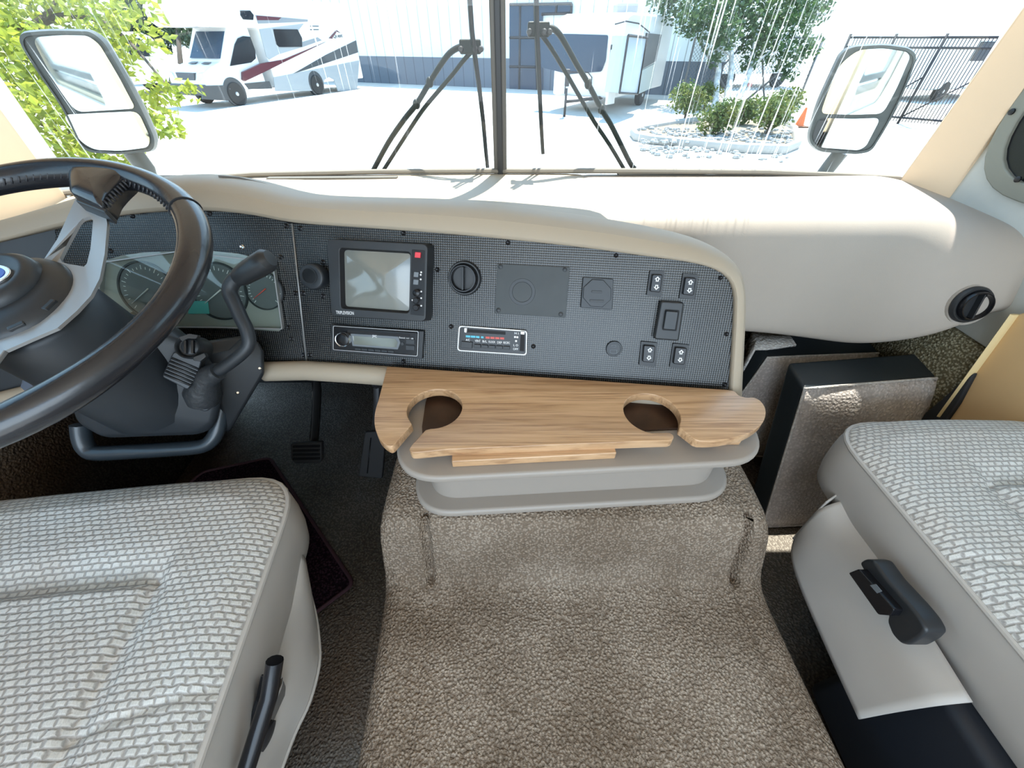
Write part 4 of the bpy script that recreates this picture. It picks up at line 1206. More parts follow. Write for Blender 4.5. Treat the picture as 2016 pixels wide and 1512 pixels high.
# ================================================================== ENGINE COVER (carpeted)
PROF = [(-.75, -.80), (-.4, -.80), (-.1, -.80), (.05, -.80), (.15, -.80), (.22, -.798), (.265, -.795), (.290, -.786), (.305, -.770), (.315, -.745), (.322, -.715), (.330, -.685), (.338, -.660), (.350, -.642),
        (.372, -.633), (.42, -.630), (.50, -.630), (.60, -.628), (.75, -.63), (.9, -.64), (1.12, -.66)]
def lerpv(a, b_, t_): return a + (b_ - a) * t_
NXC = 180
rows = []
prof2 = []
for i in range(len(PROF) - 1):
    seg_ = 4 if PROF[i][0] >= .2 and PROF[i][0] < .4 else 8
    for k in range(seg_): prof2.append((lerpv(PROF[i][0], PROF[i + 1][0], k / seg_), lerpv(PROF[i][1], PROF[i + 1][1], k / seg_)))
prof2.append(PROF[-1])
for (y, z) in prof2:
    up_ = max(0, min(1, (z + .80) / .16))
    xl = -.228 - .028 * max(0, min(1, (y + .1) / .45)) + .012 * up_
    xr = .510 - .012 * max(0, min(1, y / .3)) - .025 * up_
    row = [Vector((xl - .012 * (1 - up_) - .01, y, ZF)), Vector((xl - .006, y, z - .12)), Vector((xl, y, z - .045))]
    for k in range(9):
        a = PI * k / 16
        row.append(Vector((xl + .04 * (1 - math.cos(a)), y, z - .04 * (1 - math.sin(a)))))
    for k in range(1, NXC):
        x = lerpv(xl + .04, xr - .04, k / NXC)
        g = 0
        for gx, gw, gd in ((-.158 + .0 * y, .007, .0040 + .013 * (1 if .29 < y < .36 else 0)), (.449 - .06 * max(0, y - .02), .007, .0040 + .018 * (1 if .29 < y < .36 else 0))):
            g -= gd * math.exp(-((x - gx) / gw) ** 2)
        wav = .004 * pnoise(Vector((x * 7, y * 7, 0))) + .0025 * pnoise(Vector((x * 18, y * 18, 3)))
        row.append(Vector((x, y - (g * .9 if .285 < y < .365 else 0), z + g * (.3 if .30 < y < .35 else 1) + wav)))
    for k in range(9):
        a = PI / 2 - PI * k / 16
        row.append(Vector((xr - .04 * (1 - math.cos(a)), y, z - .04 * (1 - math.sin(a)))))
    row += [Vector((xr, y, z - .045)), Vector((xr + .006, y, z - .12)), Vector((xr + .02 * (1 - up_), y, ZF))]
    rows.append(row)
mb = MB(); mb.grid(rows)
obj('engine_cover', mb, CARPET, None, recalc=True, sharp=80, label='taupe carpeted engine cover rising in a step between the two seats', cat='engine cover')

# ================================================================== CONSOLE AND OAK TRAY
cang = math.radians(3.6)
FC = Frame((.113, .452, -.50), (math.cos(cang), math.sin(cang), 0), (-math.sin(cang), math.cos(cang), 0))
con = thing('console_bin', 'beige plastic two-tier console bin with rounded ends on the engine cover', 'console', (.113, .452, -.63))
def rr(w_, h_, r, k=10): return rrect(w_, h_, r, k)
lip_o, lip_i = rr(.615, .195, .085), rrect(.50, .085, .04, 10, (0, .022))
obj('upper_lip', MB().ring([FC.p(a, b_, -.016) for a, b_ in lip_o], [FC.p(a, b_, -.016) for a, b_ in lip_i], FC.N * .016), CONSOLE, con, bevel=.006, seg=4)
b1, b2 = rrect(.535, .140, .060, 10, (0, .006)), rrect(.50, .085, .04, 10, (0, .022))
obj('body', MB().ring([FC.p(a, b_, -.120) for a, b_ in b1], [FC.p(a, b_, -.120) for a, b_ in b2], FC.N * .106), CONSOLE, con, bevel=.002)
fo = rr(.590, .192, .078)
obj('lower_flange', MB().prism([FC.p(a, b_ + .004, -.130) for a, b_ in fo], FC.N * .018), CONSOLE, con, bevel=.007, seg=4)
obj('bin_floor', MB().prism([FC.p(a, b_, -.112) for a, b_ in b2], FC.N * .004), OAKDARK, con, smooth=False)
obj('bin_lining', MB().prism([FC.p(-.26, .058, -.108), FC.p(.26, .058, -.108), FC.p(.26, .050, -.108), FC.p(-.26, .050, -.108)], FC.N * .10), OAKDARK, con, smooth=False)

ZT = -.468
def arc3(px, z, flip=False):
    """circle through the traced hole edge, returned as an arc from its first to its last point"""
    P = [PZ(u, v, z) for u, v in px]
    # least squares circle
    A = [[0.0] * 4 for _ in range(3)]
    for p in P:
        r_ = (p.x, p.y, 1.0); c_ = -(p.x ** 2 + p.y ** 2)
        for a in range(3):
            for b_ in range(3): A[a][b_] += r_[a] * r_[b_]
            A[a][3] += r_[a] * c_
    for a in range(3):
        d = A[a][a]
        A[a] = [x / d for x in A[a]]
        for b_ in range(3):
            if b_ != a:
                m_ = A[b_][a]
                A[b_] = [x - m_ * y for x, y in zip(A[b_], A[a])]
    cx, cy = -A[0][3] / 2, -A[1][3] / 2
    R_ = math.sqrt(cx * cx + cy * cy - A[2][3])
    an = [math.atan2(p.y - cy, p.x - cx) for p in P]
    for k in range(1, len(an)):
        while an[k] - an[k - 1] > PI: an[k] -= 2 * PI
        while an[k] - an[k - 1] < -PI: an[k] += 2 * PI
    N_ = 40
    return [Vector((cx + R_ * math.cos(an[0] + (an[-1] - an[0]) * k / N_), cy + R_ * math.sin(an[0] + (an[-1] - an[0]) * k / N_), z)) for k in range(N_ + 1)]
def catm(px, z): return smoothpath([PZ(u, v, z) for u, v in px], 5)
TRAYP = [PZ(762, 721, ZT)] + catm([(1433, 767), (1446, 770), (1455, 778), (1468, 782), (1487, 783), (1502, 794), (1508, 812), (1500, 834), (1471, 854), (1433, 864), (1400, 868), (1378, 868)], ZT) \
    + catm([(1368, 865), (1350, 851), (1338, 842)], ZT) \
    + arc3([(1336, 834), (1340, 821), (1338, 810), (1329, 799), (1308, 783), (1279, 775), (1250, 780), (1233, 790), (1227, 801), (1229, 816), (1237, 829), (1258, 844), (1283, 851)], ZT) \
    + catm([(1300, 852), (1318, 852), (1326, 857), (1325, 864), (1318, 867)], ZT) \
    + [PZ(*q, ZT) for q in ((1200, 871), (1000, 879), (883, 884))] + catm([(825, 890), (811, 890), (806, 884), (812, 874)], ZT) + [PZ(838, 846, ZT)] \
    + arc3([(848, 843), (867, 840), (896, 827), (908, 813), (911, 801), (909, 790), (896, 777), (867, 767), (837, 771), (812, 785), (802, 802), (804, 823)], ZT) \
    + [PZ(811, 835, ZT)] + catm([(781, 869), (774, 877), (766, 879), (755, 872), (745, 860), (738, 840), (737, 821), (740, 803), (746, 783), (754, 752)], ZT)
tray = thing('cup_holder_tray', 'golden oak tray with two slotted cup holes, resting on the console bin', 'tray', (.1, .45, -.50))
pts = TRAYP
obj('tray_board', MB().prism([p + Vector((0, 0, -.017)) for p in pts], (0, 0, .017)), OAK, tray, bevel=.0045, seg=3, wn=False)
bl = [PZ(u, v, -.4995) + Vector((0, 0, .0135)) for u, v in ((891, 920), (1211, 903))]
dv = (bl[1] - bl[0]).normalized(); nv = Vector((-dv.y, dv.x, 0))
obj('support_block', MB().prism([bl[0] + Vector((0, 0, -.014)), bl[1] + Vector((0, 0, -.014)), bl[1] + nv * .045 + Vector((0, 0, -.014)), bl[0] + nv * .045 + Vector((0, 0, -.014))], (0, 0, .0155)), OAK, tray, bevel=.002)
tb0 = [FC.p(a, b_, .0005) for a, b_ in rrect(.535, .120, .03, 4, (0, .036))]
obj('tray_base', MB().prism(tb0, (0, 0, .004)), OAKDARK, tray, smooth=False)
obj('back_rail', MB().prism([FC.p(a, b_, .004) for a, b_ in ((-.27, .088), (.27, .088), (.27, .096), (-.27, .096))], (0, 0, .0105)), OAK, tray, smooth=False)
for u, v in ((1432, 855),):
    p = PZ(u, v, -.486)
    p = Vector((min(max(p.x, -.16), .385), min(p.y, .50), p.z))
    obj('support_block', MB().box(p + Vector((0, 0, -.006)), .02, .012, .0075), OAK, tray, bevel=.002)

# ================================================================== SEATS
def seat(name, label, O, ang, width, length, sgn, crn, groove, zt, side_h=.15, piping_drop=.018):
    """O is the inner front corner; sgn = +1 when the seat extends to the right of it; length runs rearward"""
    ca, sa = math.cos(ang), math.sin(ang)
    X = Vector((ca, sa, 0)) * sgn; Y = Vector((sa, -ca, 0))
    t_ = thing(name, label, 'seat', Vector(O) + X * width / 2 + Y * length / 2 + Vector((0, 0, ZF - O[2])), 'front swivel seats in woven cloth')
    out = roundpoly([(0, 0), (width, 0), (width, length), (0, length)], [crn, crn, .03, .03], 14)
    # dense outline
    dense = []
    for i in range(len(out)):
        a, b_ = Vector(out[i]), Vector(out[(i + 1) % len(out)])
        k = max(1, int((b_ - a).length / .006))
        for j in range(k): dense.append(tuple(a.lerp(b_, j / k)))
    P = lambda a, b_, z: Vector(O) + X * a + Y * b_ + Vector((0, 0, z))
    cx, cy = width * .55, length * .6
    def hgt(a, b_, q):
        d = min(a, width - a, b_) ; 
        e = max(0.0, 1 - q) 
        edge = .026 * min(1, (1 - q) / .12) ** .55 if q > .88 else .026
        z = edge - .026
        # raised bolster between the rim and the inset panel
        for (kind, g0, s0, s1) in groove:
            if kind == 'h':           # groove across, at b = g0, between a = s0..s1
                if s0 - .02 < a < s1:
                    d_ = b_ - g0
                    z -= .015 * (math.exp(-(d_ / .034) ** 2) if d_ < 0 else math.exp(-(d_ / .006) ** 2)) * min(1, (a - s0 + .02) / .02)
                    if d_ > 0: z -= .004 * (1 - math.exp(-d_ / .01))
            if kind == 'v':
                if s0 - .01 < b_ < s1:
                    d_ = a - g0
                    z -= .012 * (math.exp(-(d_ / .026) ** 2) if d_ < 0 else math.exp(-(d_ / .006) ** 2)) * min(1, (b_ - s0 + .01) / .02)
            if kind == 's':           # shallow stitched line
                if s0 < a < s1: z -= .004 * math.exp(-((b_ - g0 - (a - s0) * .25) / .004) ** 2)
        z += .010 * math.sin(PI * max(0, min(1, a / width))) + .006 * pnoise(Vector((a * 5, b_ * 5, 1)))
        return z
    NR = 110
    rows, uvs = [], []
    for k in range(NR + 1):
        q = 1 - k / NR * .999
        r_, u_ = [], []
        for a, b_ in dense:
            aa, bb = cx + (a - cx) * q, cy + (b_ - cy) * q
            r_.append(P(aa, bb, hgt(aa, bb, q) if k else -.026)); u_.append((aa, bb))
        rows.append(r_); uvs.append(u_)
    mb = MB(); mb.grid(rows, uvs, closed_u=True)
    cushion = obj('cushion_top', mb, CLOTH, t_, sharp=80, label='off-white woven cloth cushion top')
    # piping along the rim
    obj('piping', MB().tube([P(a, b_, -.025) for a, b_ in dense[::2]], .0045, 8, closed=True), SEATV, t_)
    # vinyl side
    rows = []
    prof_ = [(.001, -.024), (.004, -.045), (.004, -.075), (.001, -.11), (-.006, -.145), (-.014, -side_h - .005)]
    ctr = Vector((cx, cy))
    for off, z in prof_:
        r_ = []
        for i, (a, b_) in enumerate(dense):
            p0 = Vector(dense[i - 1]); p1 = Vector(dense[(i + 1) % len(dense)])
            tn = (p1 - p0).normalized(); nr = Vector((tn.y, -tn.x))
            if nr.dot(Vector((a, b_)) - ctr) < 0: nr = -nr
            r_.append(P(a + nr.x * off, b_ + nr.y * off, z))
        rows.append(r_)
    mb = MB(); mb.grid(rows, closed_u=True)
    obj('side_panel', mb, SEATV, t_, sharp=80, label='plain grey vinyl side')
    obj('seat_pan', MB().prism([P(a, b_, -side_h - .001) for a, b_ in roundpoly([(.02, .02), (width - .02, .02), (width - .02, length - .02), (.02, length - .02)], .05, 5)], (0, 0, .03)), BLACKM, t_)
    obj('pedestal', MB().prism([P(a, b_, ZF - O[2]) for a, b_ in ((.10, .16), (width - .10, .16), (width - .10, length - .08), (.10, length - .08))], (0, 0, -ZF + O[2] - side_h)), BLACKM, t_, bevel=.01)
    return t_, P, dense
SZ = -.548
ds, DP, dd = seat('driver_seat', 'driver seat cushion of off-white woven cloth and grey vinyl, behind the wheel',
                  (-.374, .395, SZ), math.radians(6.5), .55, .62, -1, .085, [('h', .170, .135, .55), ('v', .135, .17, .62), ('s', .30, .0, .135)], SZ)
# skirt of the driver's seat: a hanging vinyl flap
def flap(rows, name, parent, material=SEATV, label=None, solid=.003):
    if len(rows[0]) > 3: rows = [smoothpath(r_, 4) for r_ in rows]
    cols = [smoothpath([r_[j] for r_ in rows], 5) for j in range(len(rows[0]))]
    mb = MB(); mb.grid(cols)
    return obj(name, mb, material, parent, solid=solid, label=label, sharp=180)
def dsr(u, v, z): return PZ(u, v, z)
top_ = [(592, 1090, -.66), (592, 1160, -.69), (566, 1230, -.70), (540, 1290, -.70), (515, 1370, -.70), (490, 1450, -.70), (470, 1530, -.70)]
bot_ = [(596, 1120, -.75), (619, 1200, -.79), (628, 1260, -.80), (628, 1310, -.80), (610, 1380, -.80), (580, 1445, -.80), (545, 1540, -.80)]
rows = [[PZ(*p) + Vector((-.03, 0, .025)) for p in top_], [PZ(*p) for p in top_], [PZ(*[lerpv(a, b_, .5) for a, b_ in zip(p, q)]) + Vector((.008, 0, 0)) for p, q in zip(top_, bot_)], [PZ(*q) for q in bot_]]
flap(rows, 'skirt', ds, label='grey vinyl skirt hanging below the cushion side')
obj('skirt_hem', MB().tube(smoothpath([PZ(*q) for q in bot_], 4), .003, 6), SEATV, ds)
# recliner hardware on the driver's seat side
FH = Frame(PZ(505, 1420, -.655), PZ(470, 1500, -.655) - PZ(545, 1330, -.655), (.25, 0, 1))
if FH.N.x < 0: FH = Frame(FH.O, -FH.U, FH.V)
hb = obj('slide_rail', plate(FH, [(536, 1330), (556, 1334), (563, 1352), (558, 1400), (535, 1470), (515, 1540), (470, 1540), (505, 1440), (525, 1380)], -.01, .004, r=.006), BLACKG, ds, bevel=.002, label='black metal recliner bracket')
obj('rail_rod', MB().tube([FH.pxp(541, 1300, .01), FH.pxp(530, 1370, .014), FH.pxp(505, 1450, .016), FH.pxp(480, 1530, .016)], .010, 12), BLACKG, hb)
for u, v in ((549, 1361), (533, 1449)):
    mb, R, c = disc(FH, u, v, 5, [(1, .004), (1, .008), (.6, .010)], 14)
    obj('bolt', mb, CHROME if v < 1400 else IRON, hb)

pz = -.548
ps, PP_, pd = seat('passenger_seat', 'passenger seat cushion of off-white woven cloth with black side lever',
                   (.632, .515, pz), math.radians(1.0), .435, .72, 1, .085, [('h', .155, .165, .50), ('v', .165, .155, .62), ('s', .27, .0, .165)], pz)
top_ = [(1618, 1000, -.69), (1640, 1042, -.70), (1672, 1090, -.70), (1715, 1165, -.70), (1770, 1265, -.70), (1840, 1390, -.70)]
bot_ = [(1562, 1062, -.80), (1557, 1095, -.81), (1572, 1150, -.82), (1610, 1240, -.825), (1648, 1325, -.825), (1690, 1416, -.825)]
rows = [[PZ(*p) + Vector((.03, 0, .03)) for p in top_], [PZ(*p) for p in top_], [PZ(*[lerpv(a, b_, .5) for a, b_ in zip(p, q)]) + Vector((-.006, 0, 0)) for p, q in zip(top_, bot_)], [PZ(*q) for q in bot_]]
flap(rows, 'skirt', ps, label='grey vinyl skirt flap hanging below the side')
rows = [[PZ(1700, 950, -.64), PZ(1668, 962, -.66), PZ(1628, 990, -.67)], [PZ(1690, 955, -.66), PZ(1660, 970, -.68), PZ(1618, 1000, -.69)], [PZ(1650, 985, -.74), PZ(1610, 1010, -.75), PZ(1590, 1030, -.745)], [PZ(1640, 1040, -.80), PZ(1600, 1045, -.80), PZ(1562, 1062, -.80)]]
flap(rows, 'skirt', ps)
# lever on the passenger seat's inner side
FL = Frame((.598, .30, -.64), (0, 1, 0), (0, 0, 1))
if FL.N.x > 0: FL = Frame(FL.O, -FL.U, FL.V)
lvr = obj('lever_housing', plate(FL, [(1690, 1108), (1702, 1100), (1719, 1103), (1745, 1140), (1790, 1190), (1812, 1218), (1824, 1242), (1812, 1256), (1788, 1270), (1772, 1268), (1755, 1250), (1744, 1222), (1748, 1210)], -.012, .020, r=.006), BLACK, ps, bevel=.005, label='black lever housing on the side')
obj('lever_handle', plate(FL, [(1670, 1128), (1690, 1120), (1760, 1200), (1752, 1212), (1728, 1210)], .014, .034, r=.003), BLACKG, lvr, bevel=.003)
obj('lever_mark', plate(FL, [(1712, 1152), (1724, 1150), (1736, 1164), (1726, 1168)], .034, .0352), GREYBTN, lvr, bevel=.0005)
# black base rails below the passenger seat
sr = MB(); sr.box((.80, -.12, -.86), .18, .30, .16)
obj('swivel_base', sr, mat('navy_black_base', (.012, .015, .022), .55), ps, bevel=.02)

# ================================================================== CUSHIONS IN THE PASSENGER FOOTWELL
def cushion(name, label, face, depth, blackside, flapq=None):
    """face = front face corners TL, TR, BR, BL (points); depth vector pushes to the back"""
    TL, TR, BR, BL = [Vector(p) for p in face]
    t_ = thing(name, label, 'cushion', (BL + BR) / 2, 'black vinyl cushions with fleece faces in the footwell')
    dv = Vector(depth)
    mb = MB(); mb.prism([BL, BR, TR, TL], dv)
    obj('vinyl_body', mb, VINYLB, t_, bevel=.010, seg=4, label='black vinyl sides and top')
    n = (TR - TL).cross(BL - TL).normalized()
    if n.dot(dv) > 0: n = -n
    # fleece face, gently domed
    rows = []
    for i in range(13):
        r_ = []
        for j in range(13):
            a, b_ = j / 12, i / 12
            p = TL.lerp(TR, a).lerp(BL.lerp(BR, a), b_)
            dome = (1 - (2 * a - 1) ** 6) * (1 - (2 * b_ - 1) ** 6)
            r_.append(p + n * (.001 + .010 * dome + .003 * pnoise(p * 9)))
        rows.append(r_)
    mb = MB(); mb.grid(rows)
    obj('fleece_face', mb, FLEECE, t_, sharp=180, solid=-.002)
    edge = [TL, TR, BR, BL]
    e2 = []
    for i in range(4):
        for k in range(8): e2.append(edge[i].lerp(edge[(i + 1) % 4], k / 8) + n * .002)
    obj('piping', MB().tube(e2, .003, 6, closed=True), FLEECELT, t_)
    return t_
f1 = [PY(1583, 764, .70), PY(1862, 742, .735), PY(1800, 1040, .575), PY(1499, 1039, .548)]
f1[2].z = f1[3].z = ZF + .004
c1 = cushion('floor_cushion', 'nearer fleece-faced black cushion standing in front of another, beside passenger seat', f1, Vector((.0, .088, .012)), True)
f2 = [PY(1511, 703, .872), PY(1792, 692, .905), Vector((1.03, .80, ZF + .004)), Vector((.62, .80, ZF + .004))]
c2 = cushion('floor_cushion', 'farther fleece-faced black cushion under dash with pale cloth over its corner', f2, Vector((.0, .092, .010)), True)
# pale cloth corner lying over the far cushion
fl = [[PY(1478, 658, .960), PY(1500, 657, .965), PY(1548, 657, .965)], [PY(1488, 672, .925), PY(1508, 672, .925), PY(1557, 668, .93)], [PY(1482, 690, .885), PY(1510, 690, .885), PY(1566, 682, .89)]]
fl2 = [[PY(1460, 700, .91), fl[0][0]], [PY(1462, 735, .90), fl[1][0]]]
mb = MB(); mb.grid([[p + Vector((0, 0, .006)) for p in r_] for r_ in fl])
mb.grid([[fl[0][0] + Vector((0, 0, .006)), PY(1466, 684, .93)], [fl[1][0] + Vector((0, 0, .006)), PY(1463, 715, .90)], [fl[2][0] + Vector((0, 0, .006)), PY(1460, 730, .87)]])
obj('cover_flap', mb, FLEECELT, c2, solid=.006, sharp=180)
# kick wall carpet, tan board by the door, rubber strip
obj('wall_kick', MB().prism([Vector((.55, 1.06, ZF)), Vector((1.09, 1.02, ZF)), Vector((1.09, .93, -.52)), Vector((.55, 1.06, -.55))], (0, .02, 0)), KICKC, kind='structure')
tb = thing('door_board', 'tan board leaning on the side wall by the door, right of the cushions', 'board', PT(1950, 860, 1.0))
q = [PX(2010, 619, 1.078), PX(1860, 820, 1.075), PX(1860, 960, 1.075), PX(2200, 960, 1.075), PX(2200, 560, 1.078)]
q = [Vector((1.07, p.y, max(p.z, ZF + .01))) for p in q]
obj('board', MB().prism(q, (.015, 0, 0)), CARD, tb, bevel=.004)
obj('board_edge', MB().tube([q[0] + Vector((-.004, 0, 0)), q[1] + Vector((-.004, 0, 0))], .008, 8, squash=(.5, 1.4)), CARDLT, tb)
rs = [PX(u, v, 1.06) for u, v in ((1918, 733), (1890, 752), (1862, 778), (1822, 812), (1800, 840), (1850, 845), (1885, 795))]
obj('rubber_strip', MB().prism(rs, (.012, 0, 0)), RUBBER, None, bevel=.004, label='black rubber wedge strip between the near cushion and the tan board', cat='rubber strip')

# ================================================================== OUTSIDE: wipers and mirrors
def onws(u, v, d=.05):
    """point in front of the windscreen, d beyond the glass"""
    # iterate along the leaning glass
    r = ray(u, v); t_ = 1.0
    for _ in range(12):
        p = r * t_
        b_ = basept(p.x)
        y = b_.y - (p.z - b_.z) * .08 + d
        t_ = y / r.y
    return r * t_
def wiper(label, blade, arm1, arm2, head):
    t_ = thing('windscreen_wiper', label, 'wiper', onws(*arm1[-1]), 'pantograph wipers outside the windscreen')
    obj('blade_spine', MB().tube([onws(u, v, .045) for u, v in blade], [.0022 + .0045 * min(1, 1.5 * (1 - i / (len(blade) - 1)) + .15) for i in range(len(blade))], 8, squash=(1.3, .7)), WIPERM, t_)
    obj('blade_rubber', MB().tube([onws(u + 3, v, .026) for u, v in blade], .0035, 6), RUBBER, t_)
    obj('arm', MB().tube(smoothpath([onws(u, v, .06) for u, v in arm1], 4), .0062, 10), WIPERM, t_)
    obj('tension_arm', MB().tube(smoothpath([onws(u, v, .052) for u, v in arm2], 3), .0048, 10), WIPERM, t_)
    (hu, hv) = head
    p = onws(hu, hv, .055)
    obj('pivot_bracket', MB().box(p, .024, .012, .013), WIPERM, t_, bevel=.004)
    for dx in (-.02, .012, .024):
        obj('pivot_pin', MB().lathe(p + Vector((dx, -.022, -.004)), (0, 1, 0), [(.004, 0), (.006, .002), (.006, .04)], 12), IRON, t_)
    for (u, v) in (arm1[len(arm1) // 2], arm1[len(arm1) // 2 + 1]):
        q = onws(u, v, .06)
        obj('arm_joint', MB().ball(q, .009, .009, .011), WIPERM, t_)
    return t_
wiper('wiper left of the centre post, its long arm reaching down to the left',
      [(921, -60), (924, 0), (928, 60), (934, 110), (942, 170), (950, 240), (955, 300), (958, 330)],
      [(924, 92), (905, 93), (885, 105), (866, 130), (846, 162), (820, 205), (796, 235), (765, 280), (735, 335)],
      [(930, 100), (912, 120), (890, 148), (860, 183), (832, 217), (800, 265), (755, 335)], (926, 92))
wiper('wiper right of the centre post, its long arm reaching down to the right',
      [(1054, -60), (1055, 0), (1056, 60), (1059, 120), (1061, 180), (1064, 250), (1067, 303)],
      [(1066, 55), (1085, 55), (1100, 66), (1115, 90), (1136, 128), (1158, 165), (1184, 215), (1205, 250), (1240, 320), (1250, 332)],
      [(1064, 66), (1085, 95), (1115, 145), (1142, 192), (1170, 240), (1200, 285), (1228, 332)], (1060, 58))

def mirror(label, f, outer, main, low, post, shell_n=.05):
    t_ = thing('side_mirror', label, 'mirror', f.pxp(*post[-1]), 'exterior rear-view mirrors')
    lo = [f.px(u, v) for u, v in outer]
    lo = roundpoly(lo, .03, 5)
    cx = sum(a for a, _ in lo) / len(lo); cy = sum(b_ for _, b_ in lo) / len(lo)
    rows = []
    for q, n in ((1.0, .004), (1.03, -.02), (1.0, -.05), (.85, -.085), (.5, -.10), (.02, -.105)):
        rows.append([f.p(cx + (a - cx) * q, cy + (b_ - cy) * q, n) for a, b_ in lo])
    mb = MB(); mb.grid(rows, closed_u=True)
    inner = [(cx + (a - cx) * .955, cy + (b_ - cy) * .955) for a, b_ in lo]
    mb.ring([f.p(a, b_, .004) for a, b_ in lo], [f.p(a, b_, .004) for a, b_ in inner], f.N * -.004)
    mb.prism([f.p(a, b_, -.004) for a, b_ in inner], f.N * .002)
    obj('shell', mb, MIRRORH, t_, sharp=60)
    for nm, pl in (('mirror_glass', main), ('convex_glass', low)):
        l2 = roundpoly([f.px(u, v, .002) for u, v in pl], .02, 5)
        obj(nm, MB().prism([f.p(a, b_, -.002) for a, b_ in l2], f.N * .004), MIRROR, t_, smooth=False)
    obj('mirror_arm', MB().tube([f.pxp(*post[0], -.04), f.pxp(*post[1], -.04), f.pxp(*post[2], -.02), Vector((math.copysign(1.13, f.O.x), 1.20, -.62))], .028, 14), MIRRORH, t_)
    return t_
FML = Frame(PX(170, 180, -1.25), Vector((.92, .40, 0)), (0, .0, 1))
if FML.N.y > 0: FML = Frame(FML.O, -FML.U, FML.V)
mirror('driver side mirror with two glasses, outside the left windscreen edge', FML,
       [(30, 66), (100, 60), (180, 62), (205, 82), (245, 150), (282, 220), (306, 275), (302, 297), (240, 304), (180, 300), (160, 290), (125, 215), (60, 120)],
       [(62, 74), (120, 69), (172, 70), (195, 86), (232, 148), (264, 208), (262, 214), (150, 221), (112, 170)],
       [(122, 226), (200, 222), (272, 219), (296, 272), (292, 290), (240, 297), (186, 295), (160, 280)], [(262, 300), (285, 330), (300, 380)])
FMR = Frame(PX(1695, 190, 1.27), Vector((.925, -.38, 0)), (0, .0, 1))
if FMR.N.y > 0: FMR = Frame(FMR.O, -FMR.U, FMR.V)
mirror('passenger side mirror seen through the water-streaked right pane', FMR,
       [(1680, 92), (1740, 88), (1790, 95), (1806, 110), (1780, 180), (1745, 250), (1715, 298), (1690, 303), (1610, 298), (1590, 275), (1610, 205), (1640, 140), (1658, 102)],
       [(1690, 98), (1740, 95), (1785, 102), (1792, 112), (1765, 175), (1738, 224), (1680, 226), (1615, 224), (1630, 180), (1655, 125)],
       [(1612, 232), (1680, 234), (1734, 232), (1705, 288), (1690, 296), (1612, 290), (1598, 272)], [(1655, 300), (1635, 325), (1600, 370)])

# ================================================================== OUTSIDE: yard
obj('ground', MB().add([(-90, -30, ZG), (90, -30, ZG), (90, 130, ZG), (-90, 130, ZG)], [[0, 1, 2, 3]]), CONC, kind='structure', smooth=False)
# metal building
BA, BBp = Vector((-22, 35.0, ZG)), Vector((9.2, 21.6, ZG))
FBd = Frame(BA, BBp - BA, (0, 0, 1))
if FBd.N.y > 0: FBd = Frame(BBp, BA - BBp, (0, 0, 1))
BW = (BBp - BA).length
bd_ = thing('metal_building', 'long ribbed metal building, white above a blue-grey band, across the yard', 'building', (BA + BBp) / 2)
def bplate(a0, a1, z0, z1, n0, n1): return [FBd.p(a0, z0, n1), FBd.p(a1, z0, n1), FBd.p(a1, z1, n1), FBd.p(a0, z1, n1)]
mb = MB(); mb.prism(bplate(0, BW, 1.22, 4.7, 0, 0), FBd.N * -.3, uvs=[(0, 1.2), (BW, 1.2), (BW, 4.7), (0, 4.7)])
obj('upper_wall', mb, RIBW, bd_, smooth=False)
mb = MB(); mb.prism(bplate(0, BW, 0, 1.22, 0, .02), FBd.N * -.3, uvs=[(0, 0), (BW, 0), (BW, 1.2), (0, 1.2)])
obj('lower_band', mb, RIBB, bd_, smooth=False)
sf = obj('storefront_glass', plate(FBd, [(1003, 10), (1126, 8), (1126, 27), (1068, 30), (1068, 192), (1003, 188)], .0, .10), TINTB, bd_, smooth=False)
for q in (((1003, 9), (1126, 7)), ((1003, 74), (1060, 74)), ((1003, 131), (1060, 132)), ((1024, 9), (1022, 186)), ((1096, 8), (1094, 28)), ((1126, 7), (1124, 28)), ((1066, 28), (1126, 26)), ((1052, 9), (1058, 190))):
    obj('mullion', MB().tube([FBd.pxp(*q[0], .12), FBd.pxp(*q[1], .12)], .05, 4), IRON, sf)

# ---- vehicles
def wheel(parent, c, axis, r=.37, w=.24):
    ax = Vector(axis).normalized()
    wl_ = obj('wheel', MB().lathe(c - ax * w / 2, ax, [(r * .6, 0), (r * .93, 0), (r, .04), (r, w - .04), (r * .93, w), (r * .6, w)], 28), TYRE, parent, sharp=50)
    obj('hub_cap', MB().lathe(c + ax * (w / 2 - .06), ax, [(r * .62, 0), (r * .62, .04), (r * .5, .055), (r * .2, .05), (r * .16, .08), (.01, .085)], 20), HUBM, wl_, sharp=50)
    return wl_
A0 = Vector((-10.75, 18.75, ZG))
ad_ = Vector((.375, .927, 0)).normalized()
side_n = Vector((ad_.y, -ad_.x, 0))
FSd = Frame(A0, ad_, (0, 0, 1))
if FSd.N.dot(side_n) < 0: FSd = Frame(A0, -ad_, (0, 0, 1))
sgA = 1 if FSd.U.dot(ad_) > 0 else -1
rv = thing('camper_van', 'white motorhome with cab-over bunk, maroon and grey swooshes, parked by the building', 'motorhome', A0 + ad_ * 2 - side_n * 1.0)
def lp_(l, h, n=0): return FSd.p(l * sgA, h, n)     # l metres behind the front wheel, h above ground, n outward of the side
cab = [(-1.05, .45), (-1.08, .80), (-1.0, 1.05), (-.55, 1.22), (-.1, 1.34), (.62, 2.20), (.72, 2.34), (1.6, 2.40), (1.6, .45)]
mb = MB(); mb.prism([lp_(l, h, -.06) for l, h in cab], -side_n * 1.88)
cabo = obj('cab', mb, WPAINT, rv, bevel=.07, seg=3)
l_house = FSd.px(528, 120, 0)[0] * sgA
l_rear = FSd.px(706, 110, 0)[0] * sgA
